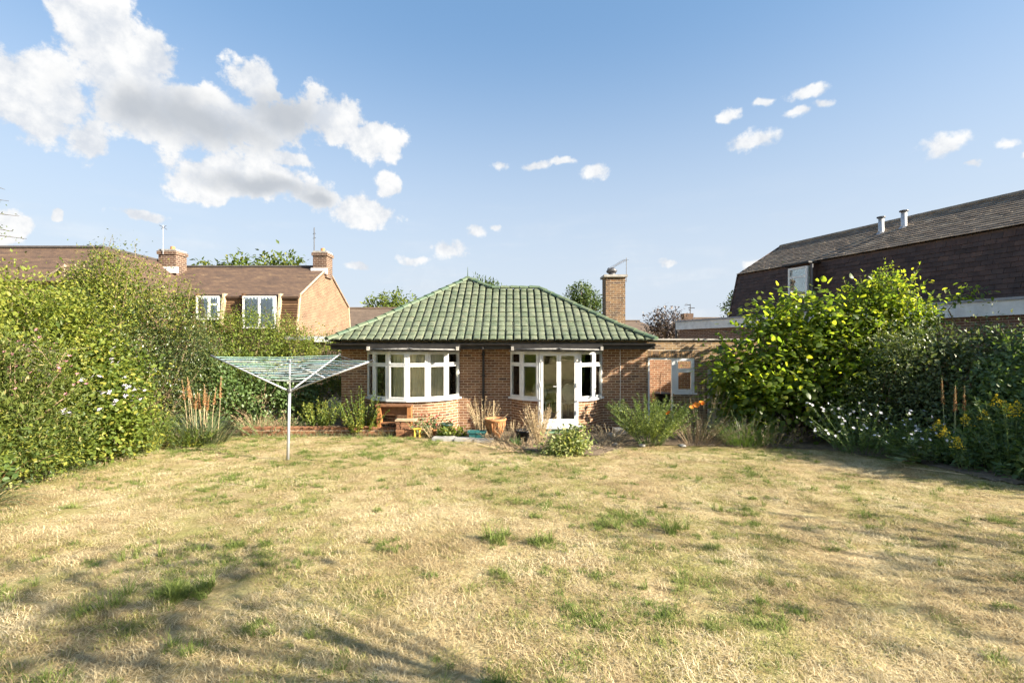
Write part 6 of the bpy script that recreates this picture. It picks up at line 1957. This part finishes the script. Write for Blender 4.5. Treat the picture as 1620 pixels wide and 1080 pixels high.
# ------------------------------------------------------------------ low brick wall and pier
pw = thing('low_wall', 'low brick retaining wall along the bed left of the bungalow', 'wall', (-4.9, 12.8, float(gz(-4.9, 12.8))))
wz = float(gz(-5, 12.8))
m = MB(); m.obox((-7.1, 12.72), (-2.95, 12.72), -0.2, 0, -0.05, wz + 0.16); core = m.build('core', MT['mortar'], pw)
pb_ = unit_box('brick_piece'); pb_.materials.append(MT['brick_red'])
lw = brick_run((-7.1, 12.72), (-2.95, 12.72), wz + 0.0, wz + 0.15, proud=0.01)
i = 0; x = -7.1
while x < -2.98:                                            # bricks on edge form the top
    lw.append(Matrix(((0.062, 0, 0, x + 0.036), (0, 0.22, 0, 12.825 + random.uniform(-.008, .008)), (0, 0, 0.07, wz + 0.195 + random.uniform(-.008, .006)), (0, 0, 0, 1))))
    x += 0.073
pieces(core, 'brick', pb_, lw, MT['brick_red'])
fr_ = thing('long_grass', 'grass fringe along the foot of the low brick wall', 'grass', (-5.0, 12.6, float(gz(-5.0, 12.6))))
bag = Bag(); nb_ = 900; xx_ = rng.uniform(-7.2, -2.6, nb_); yy_ = rng.uniform(12.5, 12.7, nb_)
bag.add(BLADE, np.stack([xx_, yy_, gz(xx_, yy_)], 1), rdir(nb_) * 0.45 + np.array([0, -0.15, 0.8]), rdir(nb_), 0.06 + 0.16 * rng.random(nb_) ** 2, 0.008)
bag.build('blades', LM['strap'], fr_, 'stuff')
so = sheet('raised_bed', [(-7.2, 12.95), (-2.9, 12.95), (-2.9, 13.9), (-4.9, 14.4), (-7.3, 14.6)], 0.13, MT['soil'])
tag(so, 'soil of the raised bed behind the low brick wall')
pi = thing('brick_pier', 'stepped stack of loose bricks at the end of the low wall', 'brick stack', (-2.75, 12.6, float(gz(-2.75, 12.6))))
zz = float(gz(-2.75, 12.6))
lay = []
for r_i in range(6):
    for (x0, ln) in (((-3.0, 0.215), (-2.77, 0.215)) if r_i < 3 else (((-3.0, 0.10), (-2.88, 0.215)) if r_i < 6 else ())):
        lay.append(Matrix.Translation((x0 + ln / 2 + random.uniform(-.008, .008), 12.6 + random.uniform(-.01, .01), zz + 0.035 + 0.07 * r_i)) @ Matrix.Rotation(random.uniform(-.06, .06), 4, 'Z') @ Matrix.Diagonal((ln, 0.22, 0.066, 1)))
for (x0, y0, r_) in ((-3.25, 12.55, .3), (-3.4, 12.5, -.2), (-3.3, 12.53, .1)):
    lay.append(Matrix.Translation((x0, y0, zz + 0.26 + (0.07 if r_ == .1 else 0) - (0.0 if r_ == .1 else 0.0))) @ Matrix.Rotation(r_, 4, 'Z') @ Matrix.Diagonal((0.215, 0.1, 0.066, 1)))
for m_ in lay[:-3]:
    o = bpy.data.objects.new('brick', pb_); link(o, pi); o.matrix_basis = Matrix.Translation(-W0[pi.name]) @ m_
MB().box(-3.02, -2.50, 12.47, 12.74, zz + 0.421, zz + 0.46).build('slab', MT['wood_pale'], pi)

# potting bench
pt = thing('potting_bench', 'brown wooden potting bench under the left bow window', 'bench', (-3.15, 12.9, 0.1))
z0 = float(gz(-3.1, 12.9))
for i in range(3): MB().box(-3.62, -2.66, 12.78 + 0.09 * i, 12.86 + 0.09 * i, 0.86 + 0.006 * i, 0.90 + 0.006 * i).build('top_board', MT['wood'], pt)
wo = plain('orange_wood', (0.30, 0.13, 0.045), 0.7, var=0.2)
for xx in (-3.58, -2.78): MB().box(xx, xx + 0.10, 12.80, 13.02, z0, 0.858).build('end_panel', wo, pt)
MB().box(-3.478, -2.782, 12.95, 12.98, 0.62, 0.858).build('apron', MT['wood'], pt); MB().box(-3.478, -2.782, 12.82, 13.0, 0.40, 0.43).build('shelf', MT['wood'], pt)


def pot(name, label, c, prof, mat, extra=None, sides=20):
    z_ = float(gz(c[0], c[1])) + 0.03
    t = thing(name, label, 'pot', (c[0], c[1], z_))
    MB().lathe((c[0], c[1], z_), prof, sides).build('body', mat, t, True)
    top_r = max(r_ for r_, h_ in prof) * 0.86
    hz_ = max(h_ for r_, h_ in prof) - 0.05
    MB().lathe((c[0], c[1], z_ + hz_), [(top_r, 0), (top_r * 0.5, 0.015), (0, 0.01)], sides).build('soil', MT['soil'], t)
    return t, z_


t, z_ = pot('terracotta_urn', 'large weathered terracotta urn with a dead stick', (-0.42, 12.2), [(0.0, 0), (0.12, 0), (0.15, 0.05), (0.20, 0.18), (0.235, 0.33), (0.24, 0.42), (0.275, 0.45), (0.28, 0.50), (0.25, 0.505), (0.235, 0.46), (0.22, 0.40)], MT['terracotta'])
mb = MB(); mb.tube([(-0.47, 12.2, z_ + 0.3), (-0.46, 12.2, z_ + 0.95)], 0.014, 5); mb.tube([(-0.35, 12.2, z_ + 0.4), (-0.1, 12.15, z_ + 0.62)], 0.010, 4); mb.tube([(-0.5, 12.2, z_ + 0.42), (-0.62, 12.1, z_ + 0.6)], 0.006, 4); mb.build('stick', MT['dry_stem'], t)
for k in range(10):
    a = 6.283 * k / 10; c_ = (-0.42 + 0.19 * math.cos(a), 12.2 + 0.19 * math.sin(a))
    MB().tube([(c_[0], c_[1], z_ + 0.14), (-0.42 + .243 * math.cos(a), 12.2 + .243 * math.sin(a), z_ + 0.32), (-0.42 + .248 * math.cos(a), 12.2 + .248 * math.sin(a), z_ + 0.42)], [0.006, 0.016, 0.01], 5).build('rib', MT['terracotta'], t, True)
pot('black_pot', 'black plastic pot among the dead stems', (0.27, 11.75), [(0.0, 0), (0.13, 0), (0.18, 0.22), (0.20, 0.225), (0.20, 0.27), (0.175, 0.27), (0.16, 0.2)], MT['black_plastic'])
pot('black_pot', 'dark green plastic pot below the curtained bow window', (-1.72, 12.65), [(0.0, 0), (0.13, 0), (0.17, 0.26), (0.19, 0.265), (0.19, 0.31), (0.16, 0.31), (0.15, 0.24)], plain('dark_green_plastic', (0.012, 0.04, 0.028), 0.45))
pot('small_terracotta_pot', 'small terracotta pot beside the dark green pot', (-1.98, 12.5), [(0.0, 0), (0.09, 0), (0.12, 0.14), (0.135, 0.145), (0.135, 0.19), (0.115, 0.19), (0.1, 0.14)], MT['terracotta'])
# teal trough
tz_ = float(gz(-0.85, 12.0)) + 0.03
tt_ = thing('teal_trough', 'teal plastic trough at the foot of the bleached shrub', 'trough', (-0.85, 12.0, tz_))
m = MB()
o_ = [(-1.07, 11.9), (-0.66, 11.9), (-0.66, 12.1), (-1.07, 12.1)]; k_ = 0.035
def ring(g_, z__): return [(x + (g_ if x > -0.86 else -g_), y + (g_ if y > 12 else -g_), z__) for x, y in o_]
rs = [ring(-0.03, tz_), ring(0.0, tz_ + 0.17), ring(0.025, tz_ + 0.17), ring(0.025, tz_ + 0.21), ring(-0.015, tz_ + 0.21), ring(-0.03, tz_ + 0.12)]
for i in range(len(rs) - 1): m.add(rs[i] + rs[i + 1], [(j, (j + 1) % 4, 4 + (j + 1) % 4, 4 + j) for j in range(4)])
m.add(rs[0], [(3, 2, 1, 0)])
m.build('body', MT['teal_plastic'], tt_); MB().poly(ring(-0.032, tz_ + 0.15)).build('soil', MT['soil'], tt_)
# yellow plastic stool by the brick stack
ys = thing('yellow_stand', 'small yellow plastic stand beside the brick stack', 'stand', (-2.42, 12.4, float(gz(-2.42, 12.4))))
ym = plain('yellow_plastic', (0.62, 0.42, 0.06), 0.6, var=0.15); z_ = float(gz(-2.42, 12.4))
for xx, yy in ((-2.5, 12.35), (-2.36, 12.35), (-2.5, 12.47), (-2.36, 12.47)): MB().tube([(xx, yy, z_), (xx + (0.01 if xx < -2.43 else -0.01), yy, z_ + 0.22)], [0.012, 0.014], 6).build('leg', ym, ys)
MB().box(-2.53, -2.33, 12.33, 12.49, z_ + 0.22, z_ + 0.24).build('top', ym, ys)

# paving before the wall, and loose stones
pv = thing('paving_strip', 'grey paving stones at the edge of the bed below the wall', 'paving', (-1.2, 11.9, float(gz(-1.2, 11.9))))
for (x0, x1, y0, y1) in ((-1.95, -1.42, 11.75, 12.1), (-1.40, -0.92, 11.7, 12.05), (-0.90, -0.45, 11.55, 11.85)):
    z_ = float(gz((x0 + x1) / 2, (y0 + y1) / 2)) + 0.03
    MB().box(x0, x1, y0, y1, z_ - 0.06, z_ + 0.045).build('slab', MT['stone'], pv)


def stone(label, c, s, sq=0.6):
    n, k = 10, 6
    z_ = float(gz(*c)) + 0.02
    vs_ = []; fs = []
    ph = random.random() * 6
    for j in range(k + 1):
        th = math.pi * j / k
        for i in range(n):
            a = 2 * math.pi * i / n
            r_ = s * (1 + 0.16 * math.sin(2 * a + ph) + 0.1 * math.sin(3 * a + 2 * th + ph))
            vs_.append((c[0] + r_ * math.sin(th) * math.cos(a), c[1] + r_ * math.sin(th) * math.sin(a) * 0.8, z_ + s * sq * (0.6 + math.cos(th))))
    for j in range(k):
        for i in range(n): fs.append((j * n + i, j * n + (i + 1) % n, (j + 1) * n + (i + 1) % n, (j + 1) * n + i))
    o = MB().add(vs_, fs).build('stone', MT['stone'] if s < 0.15 else MT['concrete'], None, True)
    tag(o, label, 'stone', 'stones lying on the bed')


stone('pale rounded stone on the bed right of the french doors', P(967, 0, 12.3).xy[:], 0.13)
stone('small grey stone in front of the spiky bush', (2.35, 11.05), 0.075)
stone('small pale stone at the bed edge below the spiky bush', (2.95, 10.95), 0.07)
stone('flat dark stone between the spiky bush and the dried stems', (3.85, 10.95), 0.10, 0.35)
bk_ = thing('loose_block', 'pale concrete block lying by the wall right of the french doors', 'block', (2.9, 12.9, float(gz(2.9, 12.9))))
z_ = float(gz(2.9, 12.9)) + 0.02
MB().slab([(2.72, 12.8, z_ + 0.17), (3.1, 12.84, z_ + 0.18), (3.08, 13.04, z_ + 0.18), (2.7, 13.0, z_ + 0.17)], 0.16).build('block', MT['concrete'], bk_)

# wheelbarrow-like dark tub with a handle inside the doorway
wb_ = thing('dark_tub', 'black tub with an upright handle inside the passage doorway', 'tub', (4.75, 15.4, 0.03))
MB().lathe((4.78, 15.3, 0.6), [(0.0, 0), (0.17, 0.0), (0.27, 0.34), (0.29, 0.34), (0.29, 0.38), (0.25, 0.38), (0.2, 0.3), (0, 0.28)], 14).build('tub', MT['black_plastic'], wb_, True)
MB().box(4.5, 5.06, 15.1, 15.5, 0.03, 0.598).build('stand', MT['dark_metal'], wb_)
MB().tube([(4.70, 15.35, 0.9), (4.71, 15.36, 1.45), (4.74, 15.36, 1.62)], 0.016, 6).build('handle', MT['wood'], wb_)


# dining table and chairs seen through the french doors
tb = thing('dining_table', 'round table inside the french doors', 'table', (1.15, 15.7, 0.29))
MB().lathe((1.15, 15.7, 0.98), [(0.0, 0), (0.5, 0), (0.52, 0.02), (0.5, 0.04), (0, 0.04)], 24).build('tabletop', MT['old_white'], tb); MB().lathe((1.15, 15.7, 0.29), [(0.25, 0), (0.22, 0.03), (0.05, 0.08), (0.04, 0.688), (0, 0.688)], 14).build('pedestal', MT['wood'], tb)


def chair(label, x, y, rz):
    t = thing('dining_chair', label, 'chair', (x, y, 0.29), 'dining chairs inside the french doors')
    t.rotation_euler.z = rz
    W0[t.name] = Vector((0, 0, 0))
    cm = MT['curtain']
    def b(nm, m): return m.build(nm, cm, t)
    for sx in (-.2, .2):
        b('leg', MB().tube([(sx, -.2, 0), (sx, -.2, .43)], 0.02, 6)); b('leg', MB().tube([(sx, .22, 0), (sx, .2, .43)], 0.02, 6))
    b('seat', MB().box(-.24, .24, -.24, .24, .43, .49))
    m = MB(); n = 18
    pts = [(0.22 * math.cos(2 * math.pi * i / n), .23 + 0.03 * math.sin(2 * math.pi * i / n), .78 + .27 * math.sin(2 * math.pi * i / n)) for i in range(n + 1)]
    m.tube(pts, 0.022, 6); b('back_frame', m)
    b('back_pad', MB().add([(0, .24, .78)] + [(p[0] * .92, p[1] + .005, .78 + (p[2] - .78) * .92) for p in pts[:-1]], [(0, i + 1, (i + 1) % n + 1) for i in range(n)]))


chair('oval-backed pale chair seen through the right french door', 1.62, 14.75, R(200))
chair('oval-backed pale chair deeper in the room behind the left french door', 0.95, 14.95, R(150))
